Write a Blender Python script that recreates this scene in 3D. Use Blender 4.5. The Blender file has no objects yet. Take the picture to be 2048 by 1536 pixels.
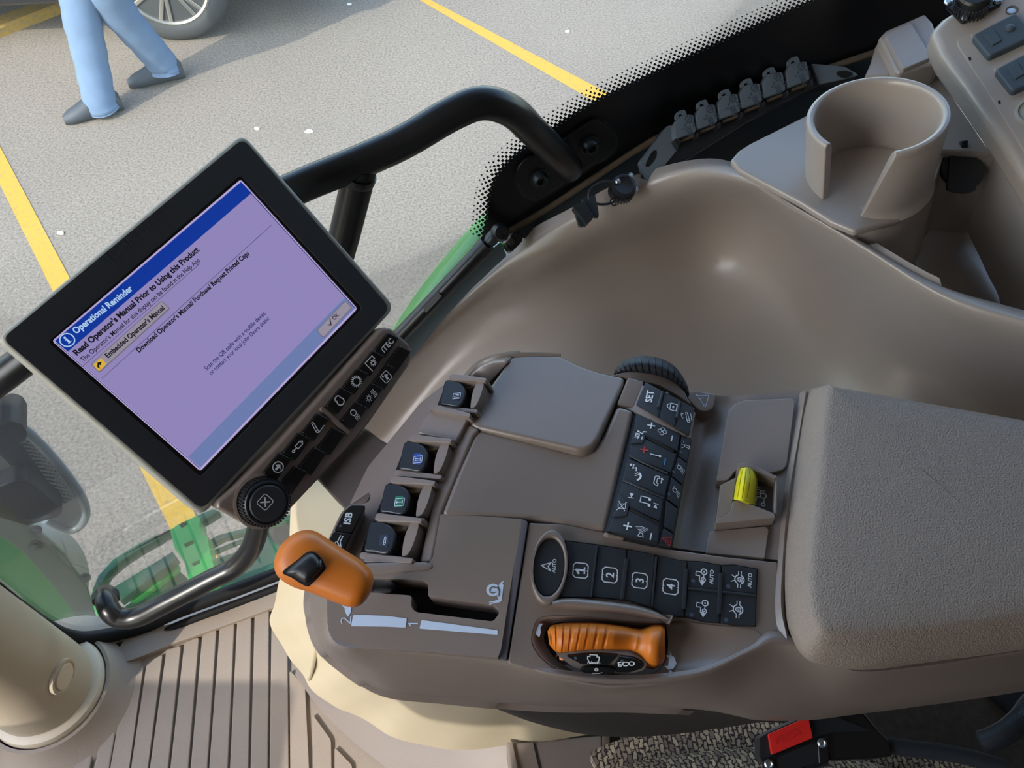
import bpy, bmesh, math, random
from mathutils import Vector, Matrix
random.seed(7)
sc = bpy.context.scene
COL = sc.collection
R = math.radians
# ------------------------------------------------------------------ camera, world, sun, exposure
FPX = 1560.0                      # focal length in pixels of a 2048 wide frame
PITCH = R(52)
CAM = Vector((0, 0, 1.2))         # 1.2 m above the cab floor (z = 0); the ground outside lies at z = -1.3
GROUND = -1.3
cd = bpy.data.cameras.new('camera'); cam = bpy.data.objects.new('camera', cd); COL.objects.link(cam)
cam.location = CAM; cam.rotation_euler = (R(90) - PITCH, 0, 0)
cd.sensor_width = 36; cd.lens = 36 * FPX / 2048; cd.clip_start = .02; cd.clip_end = 300
sc.camera = cam
w = bpy.data.worlds.new('sky'); sc.world = w; w.use_nodes = True
nt = w.node_tree; bg = nt.nodes['Background']
sky = nt.nodes.new('ShaderNodeTexSky'); sky.sky_type = 'NISHITA'; sky.sun_disc = False
sky.sun_elevation = R(42); sky.sun_rotation = R(219); sky.air_density = 1.2; sky.dust_density = 1.4
nt.links.new(sky.outputs[0], bg.inputs[0]); bg.inputs[1].default_value = .60
sd = bpy.data.lights.new('sun', 'SUN'); sd.energy = 3.1; sd.angle = R(.6); sd.color = (1, .95, .87)
sun = bpy.data.objects.new('sun', sd); COL.objects.link(sun)
SUNV = Vector((-.475, -.588, .656)).normalized()       # towards the sun: front left of the tractor
sun.rotation_euler = SUNV.to_track_quat('Z', 'Y').to_euler(); sun.location = (-4, -5, 6)
vs = sc.view_settings
vs.view_transform = 'Standard'; vs.look = 'None'; vs.gamma = 1; vs.use_curve_mapping = False; vs.exposure = 0.38

# ------------------------------------------------------------------ where a pixel of the photograph lies in the place
RT = Vector((1, 0, 0)); FW = Vector((0, math.cos(PITCH), -math.sin(PITCH))); UP = Vector((0, math.sin(PITCH), math.cos(PITCH)))
def ray(x, y): return FW + RT * ((x - 1024) / FPX) - UP * ((y - 768) / FPX)
def dep(x, y, d): return CAM + ray(x, y) * d
class Plane:
    def __init__(s, p, n):
        s.p = Vector(p); s.n = Vector(n).normalized()
        if s.n.dot(CAM - s.p) < 0: s.n = -s.n
    def at(s, x, y, h=0.0):
        r = ray(x, y); t = ((s.p + s.n * h) - CAM).dot(s.n) / r.dot(s.n)
        return CAM + r * t
    def tangent(s, x, y): return s
    def off(s, h): return Plane(s.p + s.n * h, s.n)
def p3(a, b, c): return Plane(a, (b - a).cross(c - a))
def hz(z): return Plane((0, 0, z), (0, 0, 1))
class Cyl:                        # a cylinder seen from outside
    def __init__(s, p, axis, r): s.p = Vector(p); s.a = Vector(axis).normalized(); s.r = r
    def at(s, x, y, h=0.0):
        d = ray(x, y); o = CAM - s.p; r = s.r + h
        d2 = d - s.a * d.dot(s.a); o2 = o - s.a * o.dot(s.a)
        A = d2.dot(d2); B = 2 * d2.dot(o2); Cc = o2.dot(o2) - r * r; D = B * B - 4 * A * Cc
        t = (-B - math.sqrt(max(D, 0))) / (2 * A)
        return CAM + d * t
    def tangent(s, x, y):
        q = s.at(x, y); v = q - s.p; return Plane(q, v - s.a * v.dot(s.a))

# ------------------------------------------------------------------ materials
MATS = {}
def lin(c):
    c = c / 255.0
    return c / 12.92 if c <= .04045 else ((c + .055) / 1.055) ** 2.4
def col(rgb): return (lin(rgb[0]), lin(rgb[1]), lin(rgb[2]), 1)
def mat(name, rgb, rough=.5, metal=0, bump=0, bscale=800, var=0, vscale=30, spec=.5, emit=0, coat=0):
    m = bpy.data.materials.new(name); m.use_nodes = True; n = m.node_tree.nodes; l = m.node_tree.links
    b = n['Principled BSDF']; b.inputs['Base Color'].default_value = col(rgb)
    b.inputs['Roughness'].default_value = rough; b.inputs['Metallic'].default_value = metal
    b.inputs['Specular IOR Level'].default_value = spec; b.inputs['Coat Weight'].default_value = coat
    if emit:
        b.inputs['Emission Color'].default_value = col(rgb); b.inputs['Emission Strength'].default_value = emit
    tc = n.new('ShaderNodeTexCoord')
    if var:
        nz = n.new('ShaderNodeTexNoise'); nz.inputs['Scale'].default_value = vscale; nz.inputs['Detail'].default_value = 5
        l.new(tc.outputs['Object'], nz.inputs['Vector'])
        mx = n.new('ShaderNodeMix'); mx.data_type = 'RGBA'
        c = col(rgb); mx.inputs[6].default_value = tuple(v * (1 - var) for v in c[:3]) + (1,)
        mx.inputs[7].default_value = tuple(min(1, v * (1 + var)) for v in c[:3]) + (1,)
        l.new(nz.outputs['Fac'], mx.inputs[0]); l.new(mx.outputs[2], b.inputs['Base Color'])
    if bump:
        n2 = n.new('ShaderNodeTexNoise'); n2.inputs['Scale'].default_value = bscale; n2.inputs['Detail'].default_value = 3
        l.new(tc.outputs['Object'], n2.inputs['Vector'])
        bp = n.new('ShaderNodeBump'); bp.inputs['Strength'].default_value = bump; bp.inputs['Distance'].default_value = .001
        l.new(n2.outputs['Fac'], bp.inputs['Height']); l.new(bp.outputs[0], b.inputs['Normal'])
    MATS[name] = m; return m
BROWN = mat('brown_plastic', (130, 115, 105), .34, bump=.12, bscale=1400, var=.04, spec=.75)
PANEL = mat('brown_panel', (132, 117, 107), .31, bump=.10, bscale=1500, spec=.8)
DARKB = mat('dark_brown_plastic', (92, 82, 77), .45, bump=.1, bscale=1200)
TRAYM = mat('console_plastic', (162, 150, 140), .33, bump=.10, bscale=900, var=.03, vscale=12, spec=.8)
CUSH = mat('cushion_vinyl', (148, 132, 119), .46, bump=.8, bscale=880, var=.05, vscale=60)
BLACK = mat('black_plastic', (32, 33, 36), .36, bump=.08, bscale=1200)
RUBB = mat('black_rubber', (38, 41, 46), .5, bump=.1, bscale=900)
GLOSS = mat('gloss_black', (20, 20, 22), .24, spec=.6)
HOLE = mat('dark_recess', (10, 9, 8), .8)  # near-black; mostly paints in the shade of slots and openings
TUBE = mat('black_paint', (20, 21, 23), .33, spec=.5, bump=.03, bscale=300)
BEZEL = mat('bezel_black', (46, 49, 54), .42, bump=.06, bscale=1500)
BACKS = mat('bezel_shell_grey', (166, 164, 152), .45)
WHITE = mat('white_print', (222, 226, 230), .5)
PALE = mat('pale_print', (200, 212, 228), .5)
REDP = mat('red_print', (190, 52, 52), .5)
BLUEP = mat('blue_print', (70, 130, 190), .5)
ORANGE = mat('orange_plastic', (206, 112, 26), .42, bump=.05, bscale=900, var=.03)
YELLOW = mat('yellow_plastic', (226, 214, 30), .4)
CREAM = mat('cream_gaiter', (168, 156, 132), .75, bump=.2, bscale=200, var=.05, vscale=14)
FLOORM = mat('floor_mat', (146, 133, 120), .62, bump=.25, bscale=260, var=.08, vscale=18)
POSTM = mat('post_trim', (176, 164, 144), .5, bump=.1, bscale=600, var=.03)
GREYP = mat('grey_plastic', (98, 108, 116), .45, bump=.06, bscale=900)
GREY2 = mat('slate_plastic', (66, 77, 86), .5)
STEEL = mat('zinc_screw', (200, 204, 208), .28, metal=1)
IRON = mat('dark_steel', (62, 70, 74), .38, metal=.6)
GREEN = mat('green_paint', (28, 150, 46), .3, coat=.3, var=.04, vscale=6)
DGREEN = mat('dark_green_paint', (24, 84, 44), .35, coat=.2)
RED = mat('red_plastic', (220, 40, 34), .35)
LED = mat('led_lens', (70, 84, 98), .3)
GASKET = mat('gasket_rubber', (16, 16, 17), .75, spec=.3)
DUST = mat('sill_dust', (96, 82, 66), .8, var=.3, vscale=60)
SKIRT = mat('liner_grey', (120, 109, 101), .55, bump=.1, bscale=500)

# ------------------------------------------------------------------ objects
WLOC = {}
def base(o, parent, world):
    WLOC[o] = Vector(world); COL.objects.link(o)
    if parent is not None:
        o.parent = parent; o.location = Vector(world) - WLOC[parent]
    else: o.location = world
def thing(name, label, cat, loc, group=None, kind=None):
    o = bpy.data.objects.new(name, None); o.empty_display_size = .02; base(o, None, loc)
    tag(o, label, cat, group, kind); return o
def tag(o, label=None, cat=None, group=None, kind=None):
    if label: o['label'] = label
    if cat: o['category'] = cat
    if group: o['group'] = group
    if kind: o['kind'] = kind
    return o
def mk(name, verts, faces, m, parent=None, bevel=0, seg=2, smooth=True, ang=35, label=None, solid=0, wn=False, weld=False):
    c = Vector((0, 0, 0))
    for v in verts: c += Vector(v)
    c /= max(1, len(verts))
    bm = bmesh.new(); vs_ = [bm.verts.new(Vector(v) - c) for v in verts]
    for f in faces:
        try: bm.faces.new([vs_[i] for i in f])
        except ValueError: pass
    if weld: bmesh.ops.remove_doubles(bm, verts=bm.verts, dist=1e-5)
    bmesh.ops.recalc_face_normals(bm, faces=bm.faces)
    if bevel:
        bm.normal_update()
        es = [e for e in bm.edges if len(e.link_faces) == 2 and e.calc_face_angle(0) > R(32)]
        bmesh.ops.bevel(bm, geom=es, offset=bevel, segments=seg, profile=.5, affect='EDGES', clamp_overlap=True)
    return finish(name, bm, c, m, parent, smooth, ang, label, solid, wn or bevel > 0)
def finish(name, bm, c, m, parent, smooth, ang, label, solid=0, wn=False):
    me = bpy.data.meshes.new(name); bm.to_mesh(me); bm.free()
    if smooth:
        me.shade_smooth(); me.set_sharp_from_angle(angle=R(ang))
    me.materials.append(m)
    o = bpy.data.objects.new(name, me); base(o, parent, c)
    if solid:
        s = o.modifiers.new('solid', 'SOLIDIFY'); s.thickness = abs(solid); s.offset = -1 if solid > 0 else 1
    if wn:
        k = o.modifiers.new('wn', 'WEIGHTED_NORMAL'); k.keep_sharp = True
    if label: o['label'] = label
    return o
def rp(pts, r, n=4):              # round the corners of a closed outline
    out = []; N = len(pts)
    for i in range(N):
        a, b, c = Vector(pts[i - 1]), Vector(pts[i]), Vector(pts[(i + 1) % N])
        u = a - b; v = c - b; k = min(r, u.length * .45, v.length * .45)
        p = b + u.normalized() * k; q = b + v.normalized() * k
        for j in range(n + 1):
            t = j / n; out.append(tuple(p * (1 - t) ** 2 + b * 2 * t * (1 - t) + q * t * t))
    return out
def cr(P, t):                     # Catmull-Rom through a list of points, t in [0, len-1]
    n = len(P); i = min(int(t), n - 2); f = t - i
    a = P[i - 1] if i > 0 else P[0] * 2 - P[1]
    b, c = P[i], P[i + 1]; d = P[i + 2] if i + 2 < n else P[-1] * 2 - P[-2]
    return (b * 2 + (c - a) * f + (a * 2 - b * 5 + c * 4 - d) * f * f + (b * 3 - a - c * 3 + d) * f ** 3) * .5
def cline(pts, n=6):              # open smooth curve
    P = [Vector(p) for p in pts]
    return [cr(P, (len(P) - 1) * k / (n * (len(P) - 1))) for k in range(n * (len(P) - 1) + 1)]
def cloop(pts, n=6):              # closed smooth curve
    P = [Vector(p) for p in pts]; N = len(P); out = []
    for i in range(N):
        a, b, c, d = P[i - 1], P[i], P[(i + 1) % N], P[(i + 2) % N]
        for k in range(n):
            f = k / n
            out.append((b * 2 + (c - a) * f + (a * 2 - b * 5 + c * 4 - d) * f * f + (b * 3 - a - c * 3 + d) * f ** 3) * .5)
    return out
def extr(name, surf, pts, h0, h1, m, parent=None, bevel=0, seg=2, r=0, holes=(), label=None, smooth=True):
    # an outline of the photograph on a surface of the place, h1 above it, with walls down to h0
    if r: pts = rp(pts, r)
    loops = [pts] + list(holes); bm = bmesh.new(); c = Vector((0, 0, 0)); tops = []; allv = []
    for L in loops:
        tp = [surf.at(x, y, h1) for x, y in [tuple(q)[:2] for q in L]]
        ns = [surf.tangent(*tuple(q)[:2]).n for q in L]
        tops.append((tp, ns))
    for v in tops[0][0]: c += v
    c /= len(tops[0][0])
    es = []
    for tp, ns in tops:
        tv = [bm.verts.new(v - c) for v in tp]; bv = [bm.verts.new(v - n * (h1 - h0) - c) for v, n in zip(tp, ns)]
        N = len(tv)
        for i in range(N): bm.faces.new((tv[i], tv[(i + 1) % N], bv[(i + 1) % N], bv[i]))
        allv.append((tv, bv))
    if len(loops) == 1:
        bm.faces.new(allv[0][0]); bm.faces.new(list(reversed(allv[0][1])))
    else:
        for k in (0, 1):
            ed = []
            for L in allv:
                vv = L[k]
                for i in range(len(vv)):
                    e = bm.edges.get((vv[i], vv[(i + 1) % len(vv)])); ed.append(e)
            bmesh.ops.triangle_fill(bm, edges=ed, use_beauty=True)
    bmesh.ops.recalc_face_normals(bm, faces=bm.faces)
    if bevel:
        bm.normal_update()
        ee = [e for e in bm.edges if len(e.link_faces) == 2 and e.calc_face_angle(0) > R(40)]
        bmesh.ops.bevel(bm, geom=ee, offset=bevel, segments=seg, profile=.5, affect='EDGES', clamp_overlap=True)
    return finish(name, bm, c, m, parent, smooth, 35, label, 0, bevel > 0)
def patch(name, grid, m, parent=None, nu=6, nv=6, solid=.004, label=None, fn=None, ang=60):
    # grid[row][col] of 3-D points -> smooth surface through them, given a thickness away from the viewer
    G = [[Vector(p) for p in row] for row in grid]; rows = len(G); cols = len(G[0])
    U = nu * (cols - 1); W = nv * (rows - 1)
    mid = [[cr(row, (cols - 1) * i / U) for i in range(U + 1)] for row in G]
    pts = [[cr([mid[r][i] for r in range(rows)], (rows - 1) * j / W) for i in range(U + 1)] for j in range(W + 1)]
    if fn: pts = fn(pts)
    vv = [p for row in pts for p in row]; st = U + 1; k = len(vv)
    ff = [(j * st + i, j * st + i + 1, (j + 1) * st + i + 1, (j + 1) * st + i) for j in range(W) for i in range(U)]
    if solid:
        def nrm(j, i):
            a = pts[j][min(i + 1, U)] - pts[j][max(i - 1, 0)]; b = pts[min(j + 1, W)][i] - pts[max(j - 1, 0)][i]
            n = a.cross(b)
            n = n.normalized() if n.length > 1e-12 else Vector((0, 0, 1))
            return -n if n.dot(CAM - pts[j][i]) < 0 else n
        vv = vv + [pts[j][i] - nrm(j, i) * solid for j in range(W + 1) for i in range(U + 1)]
        ff += [tuple(k + q for q in reversed(f)) for f in ff]
        for i in range(U):
            ff.append((i, i + 1, k + i + 1, k + i)); a = W * st; ff.append((a + i + 1, a + i, k + a + i, k + a + i + 1))
        for j in range(W):
            a = j * st; b = (j + 1) * st; ff.append((b, a, k + a, k + b)); ff.append((a + U, b + U, k + b + U, k + a + U))
    return mk(name, vv, ff, m, parent, ang=ang, label=label)
def loft(name, rings, m, parent=None, cap=True, ang=40, label=None, bevel=0):
    N = len(rings[0]); vv = [p for r in rings for p in r]
    ff = [(k * N + i, k * N + (i + 1) % N, (k + 1) * N + (i + 1) % N, (k + 1) * N + i) for k in range(len(rings) - 1) for i in range(N)]
    if cap:
        ff.append(tuple(reversed(range(N)))); ff.append(tuple(range((len(rings) - 1) * N, len(rings) * N)))
    return mk(name, vv, ff, m, parent, ang=ang, label=label, bevel=bevel)
def frame(d):
    d = d.normalized(); a = Vector((0, 0, 1)) if abs(d.z) < .9 else Vector((1, 0, 0))
    u = d.cross(a).normalized(); return u, d.cross(u).normalized()
def tube(name, pts, r, m, parent=None, n=14, smooth_n=6, label=None, ang=60):
    P = cline(pts, smooth_n) if smooth_n else [Vector(p) for p in pts]
    rr = r if isinstance(r, (list, tuple)) else [r] * len(P)
    if len(rr) != len(P): rr = [rr[min(len(rr) - 1, int(i * len(rr) / len(P)))] for i in range(len(P))]
    d0 = (P[1] - P[0]).normalized(); u, v = frame(d0); rings = []
    for i, p in enumerate(P):
        d = (P[min(i + 1, len(P) - 1)] - P[max(i - 1, 0)]).normalized()
        u = (u - d * u.dot(d)).normalized(); v = d.cross(u)
        rings.append([p + (u * math.cos(a) + v * math.sin(a)) * rr[i] for a in [2 * math.pi * k / n for k in range(n)]])
    return loft(name, rings, m, parent, ang=ang, label=label)
def lathe(name, c, axis, prof, m, parent=None, n=32, label=None, ang=35, ux=None, ratio=1.0):
    axis = Vector(axis).normalized(); u, v = frame(axis)
    if ux is not None:
        u = (Vector(ux) - axis * Vector(ux).dot(axis)).normalized(); v = axis.cross(u)
    rings = [[Vector(c) + axis * h + (u * math.cos(a) + v * math.sin(a) * ratio) * r for a in [2 * math.pi * k / n for k in range(n)]] for r, h in prof]
    return loft(name, rings, m, parent, ang=ang, label=label)
def boxat(name, c, ax, ay, az, m, parent=None, bevel=0, label=None, seg=2):   # box by centre and three half axes
    vv = [Vector(c) + ax * i + ay * j + az * k for i in (-1, 1) for j in (-1, 1) for k in (-1, 1)]
    ff = [(0, 1, 3, 2), (4, 6, 7, 5), (0, 4, 5, 1), (2, 3, 7, 6), (0, 2, 6, 4), (1, 5, 7, 3)]
    return mk(name, vv, ff, m, parent, bevel=bevel, label=label, seg=seg)
def wbox(name, lo, hi, m, parent=None, bevel=0, label=None):
    lo = Vector(lo); hi = Vector(hi); d = (hi - lo) / 2
    return boxat(name, (lo + hi) / 2, Vector((d.x, 0, 0)), Vector((0, d.y, 0)), Vector((0, 0, d.z)), m, parent, bevel, label)
def slabpx(name, surf, q, nx, ny, h0, h1, m, parent=None, bevel=.0006, label=None):
    # a four cornered piece that follows a curved surface; q = four pixel corners in order
    a, b, c, d = [Vector(p) for p in q]; vv = []; k = (nx + 1) * (ny + 1)
    for j in range(ny + 1):
        for i in range(nx + 1):
            s = i / nx; t = j / ny
            x, y = (a * (1 - s) + b * s) * (1 - t) + (d * (1 - s) + c * s) * t
            vv.append((x, y))
    top = [surf.at(x, y, h1) for x, y in vv]; bot = [p - surf.tangent(x, y).n * (h1 - h0) for p, (x, y) in zip(top, vv)]
    st = nx + 1
    ff = [(j * st + i, j * st + i + 1, (j + 1) * st + i + 1, (j + 1) * st + i) for j in range(ny) for i in range(nx)]
    ff += [tuple(k + z for z in reversed(f)) for f in ff]
    for i in range(nx):
        z = ny * st; ff += [(i, i + 1, k + i + 1, k + i), (z + i + 1, z + i, k + z + i, k + z + i + 1)]
    for j in range(ny):
        z = j * st; y = z + st; ff += [(y, z, k + z, k + y), (z + nx, y + nx, k + y + nx, k + z + nx)]
    return mk(name, top + bot, ff, m, parent, bevel=bevel, label=label)

# ------------------------------------------------------------------ print: lettering and symbols as thin raised geometry
TXC = {}
def text2d(s, bold):
    k = (s, bold)
    if k in TXC: return TXC[k]
    cu = bpy.data.curves.new('t', 'FONT'); cu.body = s; cu.resolution_u = 3; cu.offset = bold
    ob = bpy.data.objects.new('t', cu); COL.objects.link(ob)
    me = bpy.data.meshes.new_from_object(ob.evaluated_get(bpy.context.evaluated_depsgraph_get()))
    vv = [(v.co.x, v.co.y) for v in me.vertices]; ff = [tuple(p.vertices) for p in me.polygons]
    bpy.data.objects.remove(ob); bpy.data.curves.remove(cu); bpy.data.meshes.remove(me)
    x0 = min(v[0] for v in vv); x1 = max(v[0] for v in vv)
    TXC[k] = ([((a - x0) / (x1 - x0), b / (x1 - x0)) for a, b in vv], ff); return TXC[k]
def txt(s, surf, p0, p1, m, parent, bold=.0, asp=1.0, h=.0003, name='lettering', off=0.0):
    vv, ff = text2d(s, bold); T = surf.tangent((p0[0] + p1[0]) / 2, (p0[1] + p1[1]) / 2)
    a = T.at(p0[0], p0[1], h); b = T.at(p1[0], p1[1], h); X = b - a; Y = T.n.cross(X) * asp
    return mk(name, [a + X * u + Y * v for u, v in vv], ff, m, parent, smooth=False)
def strokes(spec):
    vv, ff = [], []
    def quad(p, q, w):
        p = Vector(p); q = Vector(q); d = q - p
        if d.length < 1e-6: return
        d.normalize(); n = Vector((-d.y, d.x)) * w / 2; p = p - d * w * .35; q = q + d * w * .35
        k = len(vv); vv.extend([p + n, p - n, q - n, q + n]); ff.append((k, k + 1, k + 2, k + 3))
    for s in spec:
        if s[0] == 'l':
            w = s[2] if len(s) > 2 else .09
            for a, b in zip(s[1][:-1], s[1][1:]): quad(a, b, w)
        elif s[0] == 'p':
            k = len(vv); vv.extend(Vector(p) for p in s[1]); ff.append(tuple(range(k, k + len(s[1]))))
        elif s[0] == 'c':            # circle outline cx cy r w [a0 a1]
            _, x, y, r, w = s[:5]; a0, a1 = (s[5], s[6]) if len(s) > 5 else (0, 360); n = 20; k = len(vv)
            for i in range(n + 1):
                a = R(a0 + (a1 - a0) * i / n)
                vv.append(Vector((x + math.cos(a) * (r + w / 2), y + math.sin(a) * (r + w / 2)))); vv.append(Vector((x + math.cos(a) * (r - w / 2), y + math.sin(a) * (r - w / 2))))
            for i in range(n): ff.append((k + 2 * i, k + 2 * i + 1, k + 2 * i + 3, k + 2 * i + 2))
        elif s[0] == 'd':
            _, x, y, r = s; k = len(vv); n = 14
            vv.extend(Vector((x + math.cos(2 * math.pi * i / n) * r, y + math.sin(2 * math.pi * i / n) * r)) for i in range(n)); ff.append(tuple(range(k, k + n)))
        elif s[0] == 't':            # text cx cy height
            tv, tf = text2d(s[1], .02); hh = max(v[1] for v in tv); k = len(vv); sc_ = s[4] / hh; wd = sc_
            vv.extend(Vector((s[2] + (u - .5) * wd, s[3] + (v - hh / 2) * sc_)) for u, v in tv); ff.extend(tuple(k + i for i in f) for f in tf)
    return vv, ff
def icon(spec, surf, c, d, size, m, parent, h=.0003, name='symbol', ysc=1.0, label=None):
    # symbol about pixel c; its own rightward direction is pixel direction d; size = height of the unit box in metres
    T = surf.tangent(*c); o = T.at(c[0], c[1], h); X = (T.at(c[0] + d[0], c[1] + d[1], h) - o).normalized() * size
    Y = T.n.cross(X) * ysc; vv, ff = strokes(spec)
    return mk(name, [o + X * v.x + Y * v.y for v in vv], ff, m, parent, smooth=False, label=label)
# ================================================================== the setting
GR = hz(GROUND)
def asphalt():
    m = bpy.data.materials.new('asphalt'); m.use_nodes = True; n = m.node_tree.nodes; l = m.node_tree.links; b = n['Principled BSDF']
    tc = n.new('ShaderNodeTexCoord'); a = n.new('ShaderNodeTexNoise'); a.inputs['Scale'].default_value = 80; a.inputs['Detail'].default_value = 8; a.inputs['Roughness'].default_value = .75
    f = n.new('ShaderNodeTexNoise'); f.inputs['Scale'].default_value = 1.1; f.inputs['Detail'].default_value = 4
    r1 = n.new('ShaderNodeValToRGB'); r1.color_ramp.elements[0].color = col((84, 77, 69)); r1.color_ramp.elements[1].color = col((168, 156, 140))
    r1.color_ramp.elements[0].position = .3; r1.color_ramp.elements[1].position = .72
    r2 = n.new('ShaderNodeValToRGB'); r2.color_ramp.elements[0].color = (.82, .81, .8, 1); r2.color_ramp.elements[1].color = (1.06, 1.05, 1.03, 1)
    mx = n.new('ShaderNodeMix'); mx.data_type = 'RGBA'; mx.blend_type = 'MULTIPLY'; mx.inputs[0].default_value = 1
    bp = n.new('ShaderNodeBump'); bp.inputs['Strength'].default_value = .35; bp.inputs['Distance'].default_value = .01
    for t in (a, f): l.new(tc.outputs['Object'], t.inputs['Vector'])
    l.new(a.outputs['Fac'], r1.inputs[0]); l.new(f.outputs['Fac'], r2.inputs[0]); l.new(r1.outputs[0], mx.inputs[6]); l.new(r2.outputs[0], mx.inputs[7])
    l.new(mx.outputs[2], b.inputs['Base Color']); l.new(a.outputs['Fac'], bp.inputs['Height']); l.new(bp.outputs[0], b.inputs['Normal'])
    b.inputs['Roughness'].default_value = .9; return m
ASPH = asphalt()
def worn(name, rgb, under, amt):
    m = bpy.data.materials.new(name); m.use_nodes = True; n = m.node_tree.nodes; l = m.node_tree.links; b = n['Principled BSDF']
    tc = n.new('ShaderNodeTexCoord'); a = n.new('ShaderNodeTexNoise'); a.inputs['Scale'].default_value = 40; a.inputs['Detail'].default_value = 9; a.inputs['Roughness'].default_value = .8
    r = n.new('ShaderNodeValToRGB'); r.color_ramp.elements[0].position = amt; r.color_ramp.elements[1].position = amt + .16
    r.color_ramp.elements[0].color = col(under); r.color_ramp.elements[1].color = col(rgb)
    l.new(tc.outputs['Object'], a.inputs['Vector']); l.new(a.outputs['Fac'], r.inputs[0]); l.new(r.outputs[0], b.inputs['Base Color']); b.inputs['Roughness'].default_value = .85; return m
LINEM = worn('worn_yellow_paint', (186, 146, 50), (140, 122, 84), .33)
KERBM = worn('kerb_yellow_paint', (168, 134, 54), (120, 112, 96), .36)
g = mk('ground', [(-30, -12, GROUND), (30, -12, GROUND), (30, 40, GROUND), (-30, 40, GROUND)], [(0, 1, 2, 3)], ASPH); tag(g, 'pale grey worn asphalt of the parking lot', None, None, 'structure')
def line(name, pts, label):
    q = [GR.at(x, y) for x, y in pts]; z = Vector((0, 0, .003))
    o = mk(name, [p - z for p in q] + [p + z for p in q], [(0, 1, 2, 3), (4, 5, 6, 7), (0, 1, 5, 4), (1, 2, 6, 5), (2, 3, 7, 6), (3, 0, 4, 7)], LINEM, smooth=False)
    tag(o, label, 'road marking'); return o
def extend(a, b, k): return (a[0] + (b[0] - a[0]) * k, a[1] + (b[1] - a[1]) * k)
line('parking_line', [extend((860, 0), (1212, 185), -.35), extend((860, 0), (1212, 185), 1.4), extend((839, 0), (1188, 202), 1.4), extend((839, 0), (1188, 202), -.35)], 'worn yellow parking line running behind the grab rail to the dotted glass edge')
line('parking_line', [extend((0, 293), (129, 536), -.4), extend((0, 293), (129, 536), 3.6), extend((0, 369), (98, 567), 3.8), extend((0, 369), (98, 567), -.5)], 'worn yellow parking line passing under the left corner of the display')
# kerb at the far left with a hose loop on the verge behind it
k0, k1 = GR.at(-190, 150), GR.at(128, 26); kd = (k1 - k0).normalized(); kn = Vector((-kd.y, kd.x, 0)); kk = []
if kn.y < 0: kn = -kn
for p in (k0, k1 + kd * .0):
    for a, z in ((0, -.02), (0, .05), (.012, .062), (.13, .062), (.14, -.02)): kk.append(p + kn * a + Vector((0, 0, z)))
kb = mk('kerb', kk, [(0, 1, 6, 5), (1, 2, 7, 6), (2, 3, 8, 7), (3, 4, 9, 8), (4, 0, 5, 9), (0, 1, 2, 3, 4), (5, 6, 7, 8, 9)], KERBM); tag(kb, 'chipped yellow painted kerb at the upper left, behind the walking person', 'kerb')
hp = [GR.at(x, y, .03) for x, y in ((-60, 10), (-10, 2), (28, -6), (32, 10), (50, 22), (72, 20), (82, 6), (80, -14), (120, -30), (190, -40))]
ho = tube('hose', hp, .008, RUBB, None, n=8); tag(ho, 'thin dark hose lying in a loop beyond the yellow kerb', 'hose')
# small litter on the asphalt
for k, (x, y, s) in enumerate([(618, 263, 9), (513, 257, 6), (122, 466, 6), (958, 176, 5), (1135, 63, 6), (699, 8, 6)]):
    c = GR.at(x, y, .004); vv = []; n = 7; rr = s / 300
    rnd = [random.uniform(.6, 1.1) for _ in range(n)]
    for z in (-.003, .004):
        for i in range(n):
            a = 2 * math.pi * i / n; vv.append(c + Vector((math.cos(a) * rr * rnd[i], math.sin(a) * rr * .6 * rnd[i], z * (1 if z < 0 else .6 + .5 * rnd[i]))))
    o = mk('pebble', vv, [tuple(range(n)), tuple(range(n, 2 * n))] + [(i, (i + 1) % n, n + (i + 1) % n, n + i) for i in range(n)], MATS.setdefault('chalk', mat('chalk_stone', (226, 222, 214), .8)))
    tag(o, ['broken pale stone chip nearest the top corner of the display', 'small pale chip left of the largest stone chip above the display', 'small pale speck beside the left parking line', 'pale speck just above the grab rail bend', 'pale speck right of the upper parking line', 'pale speck at the very top above the grab rail'][k], 'stone')

# ------------------------------------------------------------------ cab floor
FL = hz(0.0)
fo = mk('floor', [(-1.0, -.95, -.02), (1.3, -.95, -.02), (1.3, .40, -.02), (-.30, .56, -.02), (-.66, .42, -.02), (-1.0, .30, -.02)] + [(-1.0, -.95, -.05), (1.3, -.95, -.05), (1.3, .40, -.05), (-.30, .56, -.05), (-.66, .42, -.05), (-1.0, .30, -.05)],
        [(0, 1, 2, 3, 4, 5), (6, 7, 8, 9, 10, 11)] + [(i, (i + 1) % 6, 6 + (i + 1) % 6, 6 + i) for i in range(6)], DARKB); tag(fo, 'cab floor under the ribbed mat', None, None, 'structure')
fm = thing('floor_mat', 'taupe ribbed rubber floor mat at the lower left', 'floor mat', FL.at(380, 1420))
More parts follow.
